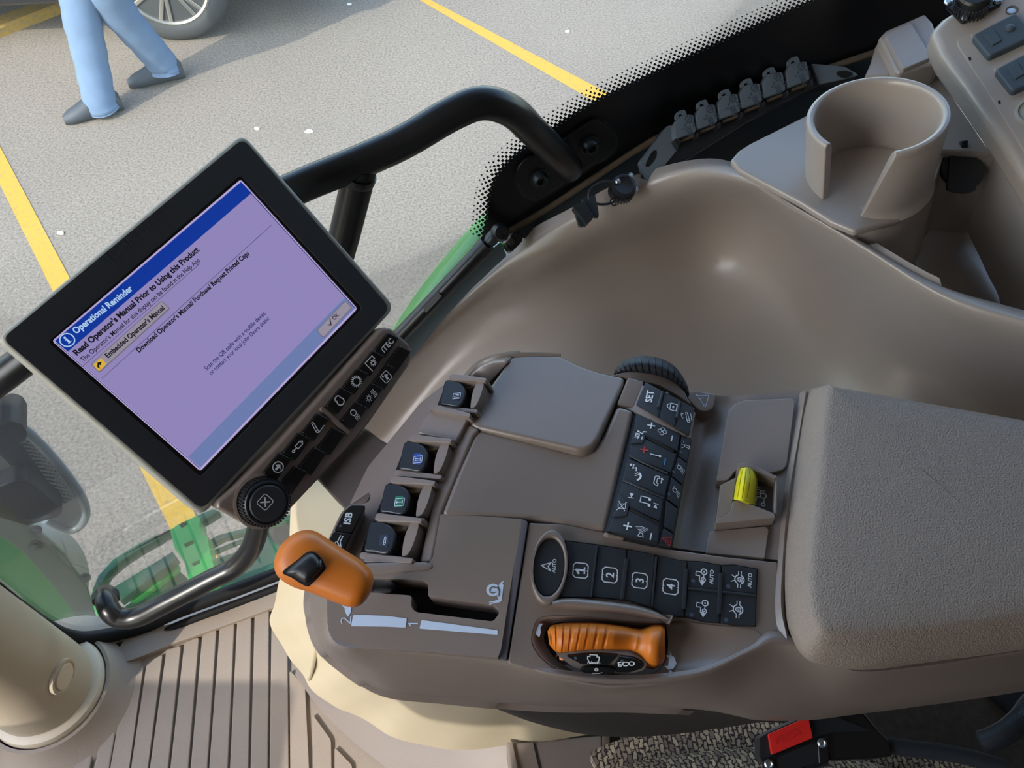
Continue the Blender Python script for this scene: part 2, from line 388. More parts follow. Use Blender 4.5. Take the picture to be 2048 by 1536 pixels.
# base sheet of the mat with its raised outer border along the window
out = [(-10, 1600), (20, 1530), (30, 1462), (110, 1440), (190, 1400), (200, 1310), (262, 1262), (352, 1246), (480, 1205), (580, 1165), (700, 1180), (900, 1400), (1400, 1480), (1400, 1700), (-10, 1700)]
extr('mat_base', FL, out, -.02, 0.0, FLOORM, fm)
extr('mat_border', FL, [(205, 1332), (262, 1262), (352, 1246), (480, 1205), (580, 1165), (580, 1203), (480, 1240), (352, 1285), (260, 1322)], 0, .012, FLOORM, fm, bevel=.004, r=10, label='raised smooth edge of the mat along the window')
ribs = [((64, 1580), (102, 1528), (86, 1580), (80, 1580)), ]
RB = [  # each rib: top centre of its left edge and of its right edge, then the same at the bottom of the picture
    ((84, 1534), (105, 1526), (60, 1600), (86, 1600)),
    ((122, 1516), (146, 1513), (100, 1600), (130, 1600)),
    ((158, 1500), (187, 1496), (132, 1600), (167, 1600)),
    ((205, 1470), (231, 1462), (176, 1600), (207, 1600)),
    ((252, 1372), (287, 1330), (212, 1600), (249, 1600)),
    ((296, 1326), (325, 1308), (255, 1600), (287, 1600)),
    ((335, 1300), (362, 1290), (293, 1600), (329, 1600)),
    ((371, 1284), (398, 1273), (336, 1600), (371, 1600)),
    ((407, 1270), (433, 1258), (378, 1600), (410, 1600)),
    ((442, 1254), (469, 1242), (416, 1600), (452, 1600)),
    ((477, 1239), (503, 1227), (459, 1600), (495, 1600)),
    ((512, 1224), (538, 1213), (502, 1600), (535, 1600)),
    ((546, 1210), (574, 1200), (541, 1600), (578, 1600)),
    ((582, 1340), (610, 1372), (584, 1600), (621, 1600)),
    ((628, 1428), (662, 1480), (628, 1600), (664, 1600)),
    ((672, 1494), (704, 1530), (672, 1600), (706, 1600)),
]
for a, b, c, d in RB:
    a = (a[0] - 3, a[1]); c = (c[0] - 3, c[1])
    extr('mat_rib', FL, rp([a, b, d, c], 6, 3), 0, .006, FLOORM, fm, bevel=.0025)
# sill ledge of the cab between the mat and the window seal
G = Plane((.0, .662, .4), (.35, -.937, 0))           # the upright plane of the right-hand window
sl = [(150, 1310), (350, 1232), (560, 1158), (640, 1130)]
sl2 = [(196, 1345), (352, 1262), (560, 1182), (650, 1160)]
vv = [G.at(x, y, -.02) for x, y in sl] + [FL.at(x, y, .004) for x, y in sl2]
vv += [v - Vector((0, 0, .04)) for v in vv]
ff = [(i, i + 1, 5 + i, 4 + i) for i in range(3)] + [(8 + i, 12 + i, 13 + i, 9 + i) for i in range(3)] + [(4 + i, 5 + i, 13 + i, 12 + i) for i in range(3)] + [(0, 4, 12, 8), (3, 11, 15, 7)]
o = mk('trim_1', vv, ff, SKIRT); tag(o, 'grey taupe sill strip between the floor mat and the window seal', None, None, 'structure')
# ------------------------------------------------------------------ right-hand window
def glassmat(name, tint, gl, haze):
    m = bpy.data.materials.new(name); m.use_nodes = True; n = m.node_tree.nodes; l = m.node_tree.links; n.remove(n['Principled BSDF'])
    t = n.new('ShaderNodeBsdfTransparent'); t.inputs[0].default_value = tint; g_ = n.new('ShaderNodeBsdfGlossy'); g_.inputs['Roughness'].default_value = .02
    fr = n.new('ShaderNodeFresnel'); fr.inputs[0].default_value = 1.45; mx = n.new('ShaderNodeMixShader'); ml = n.new('ShaderNodeMath'); ml.operation = 'MULTIPLY'; ml.inputs[1].default_value = gl
    l.new(fr.outputs[0], ml.inputs[0]); l.new(ml.outputs[0], mx.inputs[0]); l.new(t.outputs[0], mx.inputs[1]); l.new(g_.outputs[0], mx.inputs[2])
    df = n.new('ShaderNodeBsdfDiffuse'); df.inputs[0].default_value = (.8, .8, .78, 1); tr = n.new('ShaderNodeBsdfTranslucent'); tr.inputs[0].default_value = (.8, .8, .78, 1)
    ad = n.new('ShaderNodeMixShader'); l.new(df.outputs[0], ad.inputs[1]); l.new(tr.outputs[0], ad.inputs[2]); mx2 = n.new('ShaderNodeMixShader')
    tc = n.new('ShaderNodeTexCoord'); nz = n.new('ShaderNodeTexNoise'); nz.inputs['Scale'].default_value = 6; nz.inputs['Detail'].default_value = 6
    l.new(tc.outputs['Object'], nz.inputs['Vector']); m2 = n.new('ShaderNodeMath'); m2.operation = 'MULTIPLY'; m2.inputs[1].default_value = haze; l.new(nz.outputs['Fac'], m2.inputs[0])
    l.new(m2.outputs[0], mx2.inputs[0]); l.new(mx.outputs[0], mx2.inputs[1]); l.new(ad.outputs[0], mx2.inputs[2]); l.new(mx2.outputs[0], n['Material Output'].inputs[0]); return m
GLASS = glassmat('window_glass', (.93, .95, .94, 1), .45, .03)
TINT = glassmat('tinted_glass', (.42, .45, .44, 1), .5, .03)
win = bpy.data.objects.new('window_1', None); base(win, None, G.at(560, 1160)); tag(win, 'large right-hand cab window', None, None, 'structure')
gd = Vector((.937, .35, 0)); gp = G.at(160, 1292)
def gl(s, z, h=0): return Vector((gp.x, gp.y, 0)) + gd * s + G.n * h + Vector((0, 0, z))
v = [gl(0, .02)] + [G.at(*q) for q in ((640, 1118), (690, 860), (800, 692), (1000, 486), (1300, 306), (1900, 60))] + [gl(1.9, 1.55), gl(0, 1.55)]; N_ = len(v)
mk('pane', v + [p - G.n * .004 for p in v], [tuple(range(N_)), tuple(range(N_, 2 * N_))] + [(i, (i + 1) % N_, N_ + (i + 1) % N_, N_ + i) for i in range(N_)], GLASS, win, smooth=False)
sealp = [gl(-.012, 1.5), gl(-.012, .8), gl(-.012, .3), gl(-.010, .12), gl(.002, .055), gl(.03, .028), gl(.09, .015)] + [G.at(x, y) for x, y in ((352, 1224), (460, 1184), (560, 1146), (640, 1118))]
tube('seal', sealp, .011, GASKET, win, n=10)
tube('seal_lip', [p + G.n * .014 + Vector((.003, 0, -.014)) for p in sealp[3:]], .006, GASKET, win, n=8)
# black printed border of the glass and its dots
up = [(1860, -110), (1740, -52), (1628, 2), (1520, 50), (1410, 100), (1300, 152), (1200, 200), (1140, 236), (1095, 266), (1060, 290), (1027, 315), (1008, 334), (993, 356), (984, 380), (979, 403), (976, 444), (968, 478)]
lo = [(1020, 462), (1100, 414), (1200, 348), (1300, 284), (1400, 236), (1500, 196), (1600, 156), (1751, 104), (1900, 52), (2000, -60)]
extr('printed_border', G, up + lo, -.002, .0012, mat('frit_black', (9, 9, 11), .35), win, smooth=False)
vv, ff = [], []
def dotrow(curve, offs, size, step):
    P = [Vector(p) for p in curve]; d = 0
    L = [0]
    for a, b in zip(P[:-1], P[1:]): L.append(L[-1] + (b - a).length)
    s = offs[1]
    while s < L[-1]:
        i = max(j for j in range(len(L)) if L[j] <= s); i = min(i, len(P) - 2)
        t = (P[i + 1] - P[i]).normalized(); p = P[i] + t * (s - L[i]); nrm_ = Vector((t.y, -t.x)); nrm_ = nrm_ if nrm_.y < 0 or (abs(nrm_.y) < .2 and nrm_.x < 0) else -nrm_
        q = p + nrm_ * offs[0]; k = len(vv); e = size / 2
        vv.extend([G.at(q.x + a_ * e * 1.1, q.y + b_ * e, .0014) for a_, b_ in ((1, 0), (0, 1), (-1, 0), (0, -1))]); ff.append((k, k + 1, k + 2, k + 3)); s += step
for o_, sz, ph in ((0, 11, 0), (5, 8.5, 5.5), (11, 7.2, 0), (17, 6.2, 5.5), (23, 5, 0), (30, 4, 5.5)): dotrow(up, (o_, ph), sz, 11)
tag(mk('border_dots', vv, ff, MATS['frit_black'], win, smooth=False), kind='stuff')
tube('sill_bead', [G.at(x, y, .006) for x, y in [(1010, 466)] + lo[:-1]], .0035, DUST, win, n=8)
# black and grey sill strips between glass and side console
def strip(name, a, b, m, parent, label=None):
    n = len(a); v0 = [G.at(x, y, .004) for x, y in a]; v1 = [G.at(x, y, .012) - Vector((0, 0, .004)) for x, y in b]
    vv = v0 + v1; vv = vv + [p - Vector((0, 0, .004)) for p in vv]
    f = [(i, i + 1, n + i + 1, n + i) for i in range(n - 1)]; f += [tuple(2 * n + q for q in reversed(t)) for t in f]
    f += [(n + i, n + i + 1, 3 * n + i + 1, 3 * n + i) for i in range(n - 1)] + [(0, n, 3 * n, 2 * n), (n - 1, 2 * n - 1, 4 * n - 1, 3 * n - 1)]
    return mk(name, vv, f, m, parent, label=label)
st = thing('sill_strip', 'dark metal sill strip below the dotted glass, in front of the console', 'sill strip', G.at(1150, 420))
strip('rear_strip', [(1020, 458), (1100, 412), (1200, 350), (1300, 280), (1420, 224), (1560, 165), (1750, 100)], [(1060, 472), (1120, 432), (1215, 378), (1310, 350), (1440, 336), (1600, 290), (1800, 190)], mat('strip_dark', (46, 54, 60), .35, metal=.3), st)
strip('front_strip', [(760, 722), (800, 684), (860, 622), (930, 546), (1000, 484)], [(792, 738), (838, 690), (880, 636), (940, 570), (1012, 502)], mat('strip_grey', (96, 110, 116), .4, metal=.3), st)
def Z(x, y, z): return hz(z).at(x, y)
# ------------------------------------------------------------------ front corner post
pc = Z(84, 1372, .05)
po = thing('corner_post', 'round cream corner post standing at the lower left edge', 'post', (pc.x, pc.y, 0))
lathe('post_cover', (pc.x, pc.y, 0), (0, 0, 1), [(.066, .045), (.0685, .05), (.067, .16), (.0645, .30), (.061, .8), (.06, 1.58)], POSTM, po, n=48)
lathe('collar', (pc.x, pc.y, 0), (0, 0, 1), [(.072, .0), (.078, .004), (.080, .03), (.0775, .042), (.070, .046)], mat('collar_cream', (200, 188, 168), .5), po, n=48)
lathe('mat_upstand', (pc.x, pc.y, 0), (0, 0, 1), [(.125, -.002), (.118, .004), (.104, .010), (.092, .026), (.087, .034), (.082, .034), (.082, -.002)], FLOORM, po, n=48)
PC = Cyl((pc.x, pc.y, 0), (0, 0, 1), .0695)
q = PC.at(127, 1353); qn = PC.tangent(127, 1353).n
lathe('plug_recess', q - qn * .004, qn, [(.0235, 0), (.0235, .0052), (.0205, .0058), (.019, .0045)], POSTM, po, n=32)
lathe('plug', q - qn * .004, qn, [(.018, 0), (.018, .0045), (.0165, .0068), (.0, .0075)], mat('plug_cream', (198, 184, 162), .45), po, n=32, label='round screw cover plug low on the post')
# windscreen side glimpse left of the post: hood-blue lower glass panel
o = mk('trim_2', [Vector((-.80, .20, -.02)), Vector((-.80, .36, -.02)), Vector((-.80, .36, .10)), Vector((-.80, .20, .10)), Vector((-.82, .20, -.02)), Vector((-.82, .36, -.02)), Vector((-.82, .36, .10)), Vector((-.82, .20, .10))],
       [(0, 1, 2, 3), (4, 5, 6, 7), (0, 1, 5, 4), (1, 2, 6, 5), (2, 3, 7, 6), (3, 0, 4, 7)], mat('front_trim_blue', (120, 138, 168), .5)); tag(o, 'blue grey lower edge of the windscreen surround', None, None, 'structure')

# ------------------------------------------------------------------ side console: moulded tray
sc_root = thing('side_console', 'large taupe moulded side console tray behind the armrest', 'side console', Z(1400, 620, .48))
C_ = [
 [(560, 930, .33), (580, 930, .335), (600, 935, .33), (605, 960, .31), (610, 1000, .28), (615, 1060, .24), (620, 1120, .2), (625, 1200, .14)],
 [(690, 800, .42), (712, 806, .425), (742, 812, .42), (756, 840, .40), (765, 880, .375), (765, 940, .35), (760, 1000, .33), (755, 1080, .31)],
 [(806, 694, .478), (836, 692, .486), (868, 686, .484), (886, 708, .472), (890, 750, .452), (884, 810, .435), (866, 900, .42), (850, 1000, .41)],
 [(884, 622, .530), (918, 618, .536), (962, 604, .530), (985, 630, .512), (1000, 685, .492), (1008, 750, .48), (1000, 850, .474), (1000, 960, .47)],
 [(1026, 484, .612), (1052, 500, .614), (1090, 522, .604), (1118, 562, .558), (1145, 632, .522), (1158, 720, .508), (1150, 830, .505), (1150, 940, .505)],
 [(1146, 414, .664), (1184, 430, .664), (1232, 448, .652), (1262, 505, .588), (1288, 585, .535), (1300, 680, .516), (1300, 800, .514), (1300, 920, .516)],
 [(1282, 346, .700), (1326, 362, .704), (1384, 384, .692), (1414, 446, .612), (1432, 535, .552), (1440, 650, .53), (1440, 780, .526), (1440, 900, .528)],
 [(1440, 318, .735), (1462, 338, .748), (1492, 372, .745), (1525, 432, .668), (1552, 515, .606), (1572, 640, .566), (1570, 780, .548), (1570, 900, .545)],
 [(1572, 392, .758), (1590, 408, .764), (1612, 436, .76), (1645, 500, .71), (1668, 570, .665), (1690, 670, .622), (1700, 790, .59), (1700, 900, .575)],
 [(1700, 468, .760), (1712, 478, .766), (1732, 506, .762), (1760, 566, .725), (1782, 636, .685), (1805, 730, .645), (1810, 850, .61), (1810, 950, .59)],
 [(1868, 566, .758), (1876, 572, .764), (1892, 604, .76), (1905, 664, .72), (1915, 734, .68), (1925, 810, .64), (1928, 910, .61), (1928, 1000, .59)],
 [(2060, 624, .76), (2060, 634, .768), (2060, 658, .765), (2065, 722, .725), (2070, 792, .685), (2075, 860, .64), (2078, 950, .61), (2078, 1040, .59)],
 [(2300, 690, .76), (2300, 700, .77), (2300, 735, .765), (2305, 800, .725), (2310, 870, .685), (2315, 930, .64), (2318, 1020, .60), (2318, 1100, .57)],
 [(2800, 800, .76), (2800, 810, .77), (2800, 835, .765), (2805, 900, .725), (2810, 970, .685), (2815, 1030, .64), (2818, 1110, .60), (2818, 1190, .57)],
]
grid = [[Z(*C_[c][r]) for c in range(len(C_))] for r in range(8)]
patch('tray', grid, TRAYM, sc_root, nu=7, nv=6, solid=.005)
# pocket in the tray wall just above the armrest
extr('pocket_lip', Plane(Z(1090, 720, .47), (.05, -.45, .9)), [(1005, 722), (1022, 700), (1045, 684), (1062, 682), (1100, 692), (1136, 714), (1150, 740), (1150, 790), (1000, 790)], -.004, .006, TRAYM, sc_root, bevel=.003, r=8,
     holes=[rp([(1030, 712), (1050, 694), (1066, 692), (1100, 704), (1122, 722), (1130, 780), (1020, 780)], 5)])
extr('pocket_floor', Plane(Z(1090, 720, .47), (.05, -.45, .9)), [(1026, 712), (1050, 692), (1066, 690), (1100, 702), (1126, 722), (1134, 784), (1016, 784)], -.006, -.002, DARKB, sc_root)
# shelf plate that carries the cup holder
PL = hz(.775)
extr('shelf', PL, [(1462, 318), (1478, 300), (1500, 286), (1640, 216), (1760, 150), (1830, 128), (1868, 134), (1985, 306), (1884, 300), (1862, 372), (1800, 440), (1712, 462), (1664, 442), (1600, 402), (1480, 338)], -.007, 0, TRAYM, sc_root, bevel=.0025, seg=3)
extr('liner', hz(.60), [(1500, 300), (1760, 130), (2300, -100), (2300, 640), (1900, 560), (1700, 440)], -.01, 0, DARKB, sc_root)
# the compartment behind the tray rim: back wall under the shelf, floor and right-hand wall
pk = [[Z(1885, 298, .775), Z(1930, 300, .775), Z(1996, 306, .775)],
      [Z(1884, 312, .768), Z(1930, 314, .768), Z(2000, 318, .768)],
      [Z(1866, 390, .715), Z(1920, 392, .715), Z(1985, 392, .715)],
      [Z(1848, 450, .675), Z(1900, 456, .675), Z(1965, 458, .675)],
      [Z(1842, 462, .668), Z(1896, 468, .668), Z(1968, 470, .668)],
      [Z(1830, 500, .66), Z(1890, 512, .66), Z(1990, 510, .658)],
      [Z(1850, 570, .65), Z(1910, 590, .65), Z(2025, 580, .648)],
      [Z(1900, 640, .63), Z(1960, 680, .63), Z(2060, 680, .64)]]
patch('compartment_back', pk, TRAYM, sc_root, nu=6, nv=6)
pr = [[Z(1862, 124, .775), Z(1905, 190, .775), Z(1944, 246, .775), Z(1984, 308, .77), Z(1955, 400, .715), Z(1937, 458, .678), Z(1960, 515, .662), Z(1992, 580, .652), Z(2060, 690, .635), Z(2400, 760, .63)],
      [Z(1872, 118, .785), Z(1918, 186, .785), Z(1960, 245, .785), Z(2000, 305, .782), Z(1990, 400, .74), Z(1985, 470, .70), Z(2000, 525, .682), Z(2030, 585, .672), Z(2100, 690, .655), Z(2420, 740, .66)],
      [Z(1886, 110, .80), Z(1934, 178, .80), Z(1980, 240, .80), Z(2022, 300, .80), Z(2060, 390, .775), Z(2090, 480, .75), Z(2110, 560, .73), Z(2130, 640, .71), Z(2200, 700, .68), Z(2440, 720, .70)],
      [Z(1902, 104, .815), Z(1952, 170, .815), Z(2000, 232, .815), Z(2046, 292, .815), Z(2110, 380, .80), Z(2180, 470, .79), Z(2220, 560, .77), Z(2250, 640, .75), Z(2300, 680, .72), Z(2460, 700, .75)]]
patch('compartment_side', pr, TRAYM, sc_root, nu=6, nv=6, label='ridge between the cup shelf and the switch panel')
# filler under the cup shelf that reaches down to the compartment floor
patch('shelf_skirt', [[Z(1716, 466, .77), Z(1760, 458, .77), Z(1820, 430, .77), Z(1862, 376, .77), Z(1886, 310, .77)],
                      [Z(1716, 490, .752), Z(1752, 505, .745), Z(1806, 494, .735), Z(1846, 450, .72), Z(1872, 380, .73)],
                      [Z(1722, 500, .742), Z(1760, 530, .72), Z(1812, 540, .69), Z(1842, 500, .67), Z(1856, 430, .69)]], TRAYM, sc_root, nu=5, nv=4)
# ------------------------------------------------------------------ cup holder
cb = PL.at(1734, 360); ct = Plane((0, cb.y, 0), (0, -1, 0)).at(1754, 228)
ax = (ct - cb); H = ax.length; ax.normalize()
cu = thing('cup_holder', 'open-fronted round cup holder moulded in taupe plastic on the shelf', 'cup holder', cb)
ro, ri = .0538, .0462
def cupring(r, h, a0, a1, n):
    u = Vector((1, 0, 0)); u = (u - ax * u.dot(ax)).normalized(); v = ax.cross(u)
    return [cb + ax * h + (u * math.cos(R(a0 + (a1 - a0) * i / n)) + v * math.sin(R(a0 + (a1 - a0) * i / n))) * r for i in range(n + 1)]
N = 56; prof = [(r_ * .94, h_) for r_, h_ in [(ro + .003, -.006), (ro + .0015, 0), (ro + .0005, .008), (.0565, H - .010), (.0572, H - .005), (.0568, H - .0015), (.0548, H), (.0522, H), (.0502, H - .0015), (.0490, H - .005), (.0484, H - .010), (ri, .006), (ri, -.006)]]
# the wall stops on either side of the opening, whose edges slope inwards to the foot
open0, open1 = 211, 269          # opening, degrees about the axis, at the rim
lowo0, lowo1 = 211, 248          # and at the foot
vv, ff = [], []
for k, (r, h) in enumerate(prof):
    f = max(0, min(1, h / H)); s1 = lowo0 + (open0 - lowo0) * f; s0 = lowo1 + (open1 - lowo1) * f - 360
    vv += cupring(r, h, s0, s1, N)
M = N + 1; K = len(prof)
ff = [(k * M + i, k * M + i + 1, ((k + 1) % K) * M + i + 1, ((k + 1) % K) * M + i) for k in range(K) for i in range(N)]
ff += [tuple(k * M for k in range(K)), tuple(k * M + N for k in reversed(range(K)))]
mk('wall', vv, ff, TRAYM, cu, bevel=.0014, seg=2, ang=50)
lathe('cup_floor', cb - ax * .001, ax, [(.0440, -.004), (.0440, .004), (.0400, .005), (.0385, .0045), (.0, .0045)], TRAYM, cu, n=48)
# round socket cover on the wall of the compartment
wp = Plane(Z(1925, 335, .758), (-.05, -.8, .6))
so = thing('socket_cover', 'round black power socket cover with hinge tab beside the cup holder', 'socket', wp.at(1925, 335))
extr('cover_ring', wp, [(1926 + 43 * math.cos(a) + 4 * math.sin(a), 338 + 42 * math.sin(a)) for a in [2 * math.pi * i / 40 for i in range(40)]], -.004, .003, RUBB, so, bevel=.001)
extr('flap', wp, cloop([(1902, 312), (1925, 303), (1948, 305), (1956, 316), (1955, 350), (1953, 372), (1950, 382), (1925, 388), (1900, 383), (1895, 374), (1898, 340)], 4), .001, .0055, RUBB, so, bevel=.0012)
extr('hinge_tab', wp, [(1924, 282), (1937, 280), (1936, 304), (1922, 304)], .0, .006, RUBB, so, bevel=.001)
# ------------------------------------------------------------------ switch panel on the rear of the side console
S = Plane(Z(1980, 150, .835), (-.30, -.30, .905))
sp = thing('switch_console', 'taupe switch panel block at the upper right corner', 'switch panel', S.at(1980, 180))
extr('panel_base', S, [(1858, 62), (1884, 34), (1925, 8), (1990, -60), (2400, -180), (2640, 300), (2420, 620), (2075, 400), (2005, 286), (1926, 172), (1880, 110)], -.03, 0, TRAYM, sp, bevel=.008, seg=4)
extr('cover_plate', S, rp([(1911, 82), (1985, 40), (2010, 18), (2100, -10), (2240, 40), (2240, 420), (2066, 330), (1990, 205)], 12), -.002, .0018, TRAYM, sp, bevel=.0008)
def blank(pts, knob, ridge, lab):
    t = thing('switch_blank', lab, 'switch', S.at(*pts[0]), 'slate rocker switch blanks on the switch panel')
    extr('recess_frame', S, [(a[0] + (-6 if i in (0, 3) else 6), a[1] + (-3 if i in (0, 1) else 7)) for i, a in enumerate(pts)], -.001, .0024, TRAYM, t, bevel=.001, r=9)
    extr('cover', S, pts, 0, .0085, GREY2, t, bevel=.002, r=8, seg=3)
    extr('raised_square', S, ridge, .006, .0098, GREY2, t, bevel=.0006)
    if knob: lathe('bump', S.at(knob[0], knob[1], .008), S.n, [(.0042, 0), (.0036, .0018), (.002, .0028), (.0, .0032)], GREY2, t, n=20)
blank([(1944, 70), (2031, 24), (2072, 70), (1979, 113)], (2020, 57), [(1968, 68), (1988, 59), (2004, 80), (1985, 90)], 'slate grey switch blank with a round bump, upper of the two on the switch panel')
blank([(1990, 138), (2070, 96), (2118, 142), (2026, 183)], None, [(2015, 133), (2035, 124), (2050, 147), (2031, 158)], 'slate grey switch blank, lower of the two on the switch panel')
for x, y in ((1937, 118), (1996, 205)): extr('clip_slot', S, [(x, y - 3), (x + 4, y - 5), (x + 6, y + 1), (x + 2, y + 3)], .001, .0022, HOLE, sp)
lathe('screw_hole', S.at(2023, 22, .0015), S.n, [(.0048, 0), (.0048, .0012), (.0038, .0012), (.0038, .0002)], DARKB, sp, n=20)
lathe('screw', S.at(2023, 22, .0015), S.n, [(.0034, 0), (.0034, .0004), (.0, .0006)], STEEL, sp, n=16)
# small gauge ring cut by the right edge
lathe('gauge_ring', S.at(2066, 226, .001), S.n, [(.0135, 0), (.0135, .003), (.0115, .003), (.0110, .001), (.0, .001)], BACKS, sp, n=36)
# round multi-pin socket with square flange
rs = thing('flanged_socket', 'black ribbed round socket on a square screwed flange, top right corner', 'socket', S.at(1955, 5))
extr('flange', S, [(1890, 8), (1926, 44), (2006, 6), (1972, -40)], .001, .0055, GLOSS, rs, bevel=.001, r=6)
lathe('socket_body', S.at(1944, 10, .005), S.n, [(.0135, 0), (.0135, .013), (.012, .015), (.0, .015)], BLACK, rs, n=40)
for i in range(30):
    u, v_ = frame(S.n); a = 2 * math.pi * i / 30; d = u * math.cos(a) + v_ * math.sin(a); tt = S.n.cross(d)
    boxat('grip_rib', S.at(1944, 10, .012) + d * .0135, d * .0006, tt * .0006, S.n * .0055, BLACK, rs)
for x, y in ((1896, 5), (1929, 35), (1994, 3)):
    lathe('screw', S.at(x, y, .0055), S.n, [(.0034, 0), (.0034, .0012), (.0022, .0022), (.0, .0023)], STEEL, rs, n=16)
# raised blank box left of the switch panel
BX = Plane(Z(1810, 95, .80), (-.12, -.1, .98))
bx = thing('cover_box', 'small raised taupe blank cover between the cup holder and the switch panel', 'cover', BX.at(1810, 100))
extr('box', BX, [(1758, 74), (1772, 60), (1850, 26), (1866, 44), (1888, 112), (1872, 126), (1800, 146), (1790, 140)], -.05, 0, TRAYM, bx, bevel=.003, seg=3)
extr('lid', BX, rp([(1768, 68), (1822, 44), (1864, 114), (1806, 138)], 6), -.002, .0045, TRAYM, bx, bevel=.0015)
extr('flank', BX.off(-.01), [(1752, 90), (1762, 76), (1796, 140), (1776, 150), (1730, 150), (1742, 124)], -.05, 0, TRAYM, bx, bevel=.003)
# ------------------------------------------------------------------ connector strip with six hinged caps
K = Plane(G.at(1480, 250, .035), (.18, -.62, .76))
cs = thing('connector_strip', 'grey plastic terminal strip with six hinged caps along the window sill', 'terminal strip', K.at(1480, 260))
extr('rail', K, [(1284, 356), (1290, 322), (1330, 256), (1350, 250), (1620, 130), (1640, 128), (1716, 150), (1700, 168), (1638, 172), (1505, 238), (1300, 366)], -.022, -.003, BLACK, cs, bevel=.002)
extr('ramp', K, [(1281, 322), (1334, 252), (1350, 250), (1356, 298), (1300, 366), (1290, 356)], -.01, 0.0, GREYP, cs, bevel=.002, r=4, holes=[cloop([(1291, 330), (1304, 304), (1315, 300), (1314, 314), (1300, 332)], 4)], label='sloped grey end with an oval hole')
extr('ramp', K, [(1622, 127), (1690, 133), (1718, 150), (1690, 158), (1640, 168)], -.01, 0.0, GREYP, cs, bevel=.002, r=4, label='sloped grey far end')
extr('hole_plug', K, cloop([(1674, 144), (1690, 141), (1706, 148), (1694, 156), (1678, 152)], 4), -.002, .0006, HOLE, cs)
caps = [(1371, 250), (1414, 230), (1459, 209), (1503, 188), (1549, 166), (1597, 145)]
for i, (x, y) in enumerate(caps):
    s = 1.0 + .012 * i
    q = lambda dx, dy: (x + dx * s, y + dy * s)
    cp = extr('cap', K, [q(-22, 0), q(-12, -18), q(16, -22), q(21, 4), q(22, 14), q(-17, 28), q(-20, 24)], -.002, .010, GREYP, cs, bevel=.0018, seg=2)
    extr('cap_tab', K, rp([q(-20, -12), q(-20, -22), q(-14, -28), q(-2, -31), q(2, -24), q(4, -16)], 3), .004, .0075, GREYP, cp, bevel=.0005, holes=[[q(-14, -16), q(-14, -20), q(-6, -23), q(-6, -19)]])
    extr('hinge_clip', K, [q(20, 16), q(27, 12), q(28, 24), q(22, 28)], -.003, .009, BLACK, cs, bevel=.001)
    extr('front_lip', K, [q(-14, 30), q(18, 18), q(18, 24), q(-14, 37)], -.006, .004, DUST, cs, bevel=.001)
    icon([('c', 0, .3, .16, .06), ('l', [(0, .2), (0, .4)], .05), ('l', [(0, .02), (0, -.1)], .07), ('l', [(-.03, -.28), (.05, -.2)], .06)], K, q(0, -1), (.82, .57), .022, GREY2, cp, h=.0103)
    icon([('l', [(-.18, -.3), (.18, -.3), (.18, .3), (-.18, .3), (-.18, -.3)], .05), ('c', 0, .1, .1, .06), ('c', 0, -.12, .1, .06)], K, q(8, 12), (.9, -.4), .014, GREY2, cp, h=.0103)
    icon([('c', -.3, 0, .1, .05), ('l', [(-.1, -.08), (-.1, .08)], .06), ('l', [(.1, -.08), (.1, .08)], .06), ('c', .3, 0, .1, .05)], K, q(13, -8), (.55, .83), .018, GREY2, cp, h=.0103)
extr('hinge_clip', K, [(1349, 280), (1355, 274), (1362, 282), (1358, 296)], -.003, .009, BLACK, cs, bevel=.001)
# ------------------------------------------------------------------ round plug socket with tethered cap, and the clip beside it
LP = Plane(Z(1250, 385, .697), (.1, -.42, .9))
rc = thing('capped_connector', 'round black capped connector on two screws with a looped tether cord', 'connector', LP.at(1245, 372))
extr('base_plate', LP, [(1205, 398), (1244, 346), (1282, 356), (1274, 384), (1226, 412)], -.003, .0015, TRAYM, rc, bevel=.0008, r=6)
lathe('cap', LP.at(1243, 381, .0), LP.n, [(.0125, 0), (.0128, .009), (.0125, .0105), (.0095, .0115), (.0085, .011), (.0, .011)], BLACK, rc, n=36)
for i in range(28):
    u, v_ = frame(LP.n); a = 2 * math.pi * i / 28; d = u * math.cos(a) + v_ * math.sin(a)
    boxat('grip_rib', LP.at(1243, 381, .0055) + d * .0127, d * .0005, LP.n.cross(d) * .0006, LP.n * .004, BLACK, rc)
lathe('rivet', LP.at(1235, 364, .010), LP.n, [(.0032, 0), (.0032, .002), (.002, .0034), (.0, .0036)], STEEL, rc, n=16)
extr('cap_slot', LP.off(.011), [(1251, 352), (1256, 350), (1259, 357), (1255, 359)], -.001, .0006, HOLE, rc)
for x, y in ((1270, 379), (1229, 404), (1261, 352)):
    lathe('screw', LP.at(x, y, .0012), LP.n, [(.0036, 0), (.0036, .001), (.0026, .0022), (.0, .0023)], STEEL, rc, n=16)
tube('tether', [LP.at(x, y, h) for x, y, h in ((1235, 366, .011), (1212, 362, .012), (1190, 370, .009), (1178, 384, .006), (1180, 400, .004), (1196, 408, .003), (1215, 408, .003), (1228, 404, .003))], .0013, RUBB, rc, n=8)
lathe('tether_eye', LP.at(1228, 404, .001), LP.n, [(.0045, 0), (.0045, .0008), (.003, .0008), (.003, 0)], RUBB, rc, n=18)
ck = thing('cable_clip', 'small folded black clip left of the capped connector', 'clip', LP.at(1172, 424))
extr('clip_front', LP, [(1146, 412), (1168, 402), (1188, 432), (1172, 448)], 0, .010, BLACK, ck, bevel=.0008)
extr('clip_wing', LP, [(1163, 398), (1190, 388), (1197, 420), (1198, 432), (1188, 432), (1168, 402)], -.001, .005, IRON, ck, bevel=.0006)
extr('clip_foot', LP, [(1148, 416), (1156, 424), (1172, 446), (1164, 452), (1158, 450)], -.001, .004, IRON, ck, bevel=.0006)
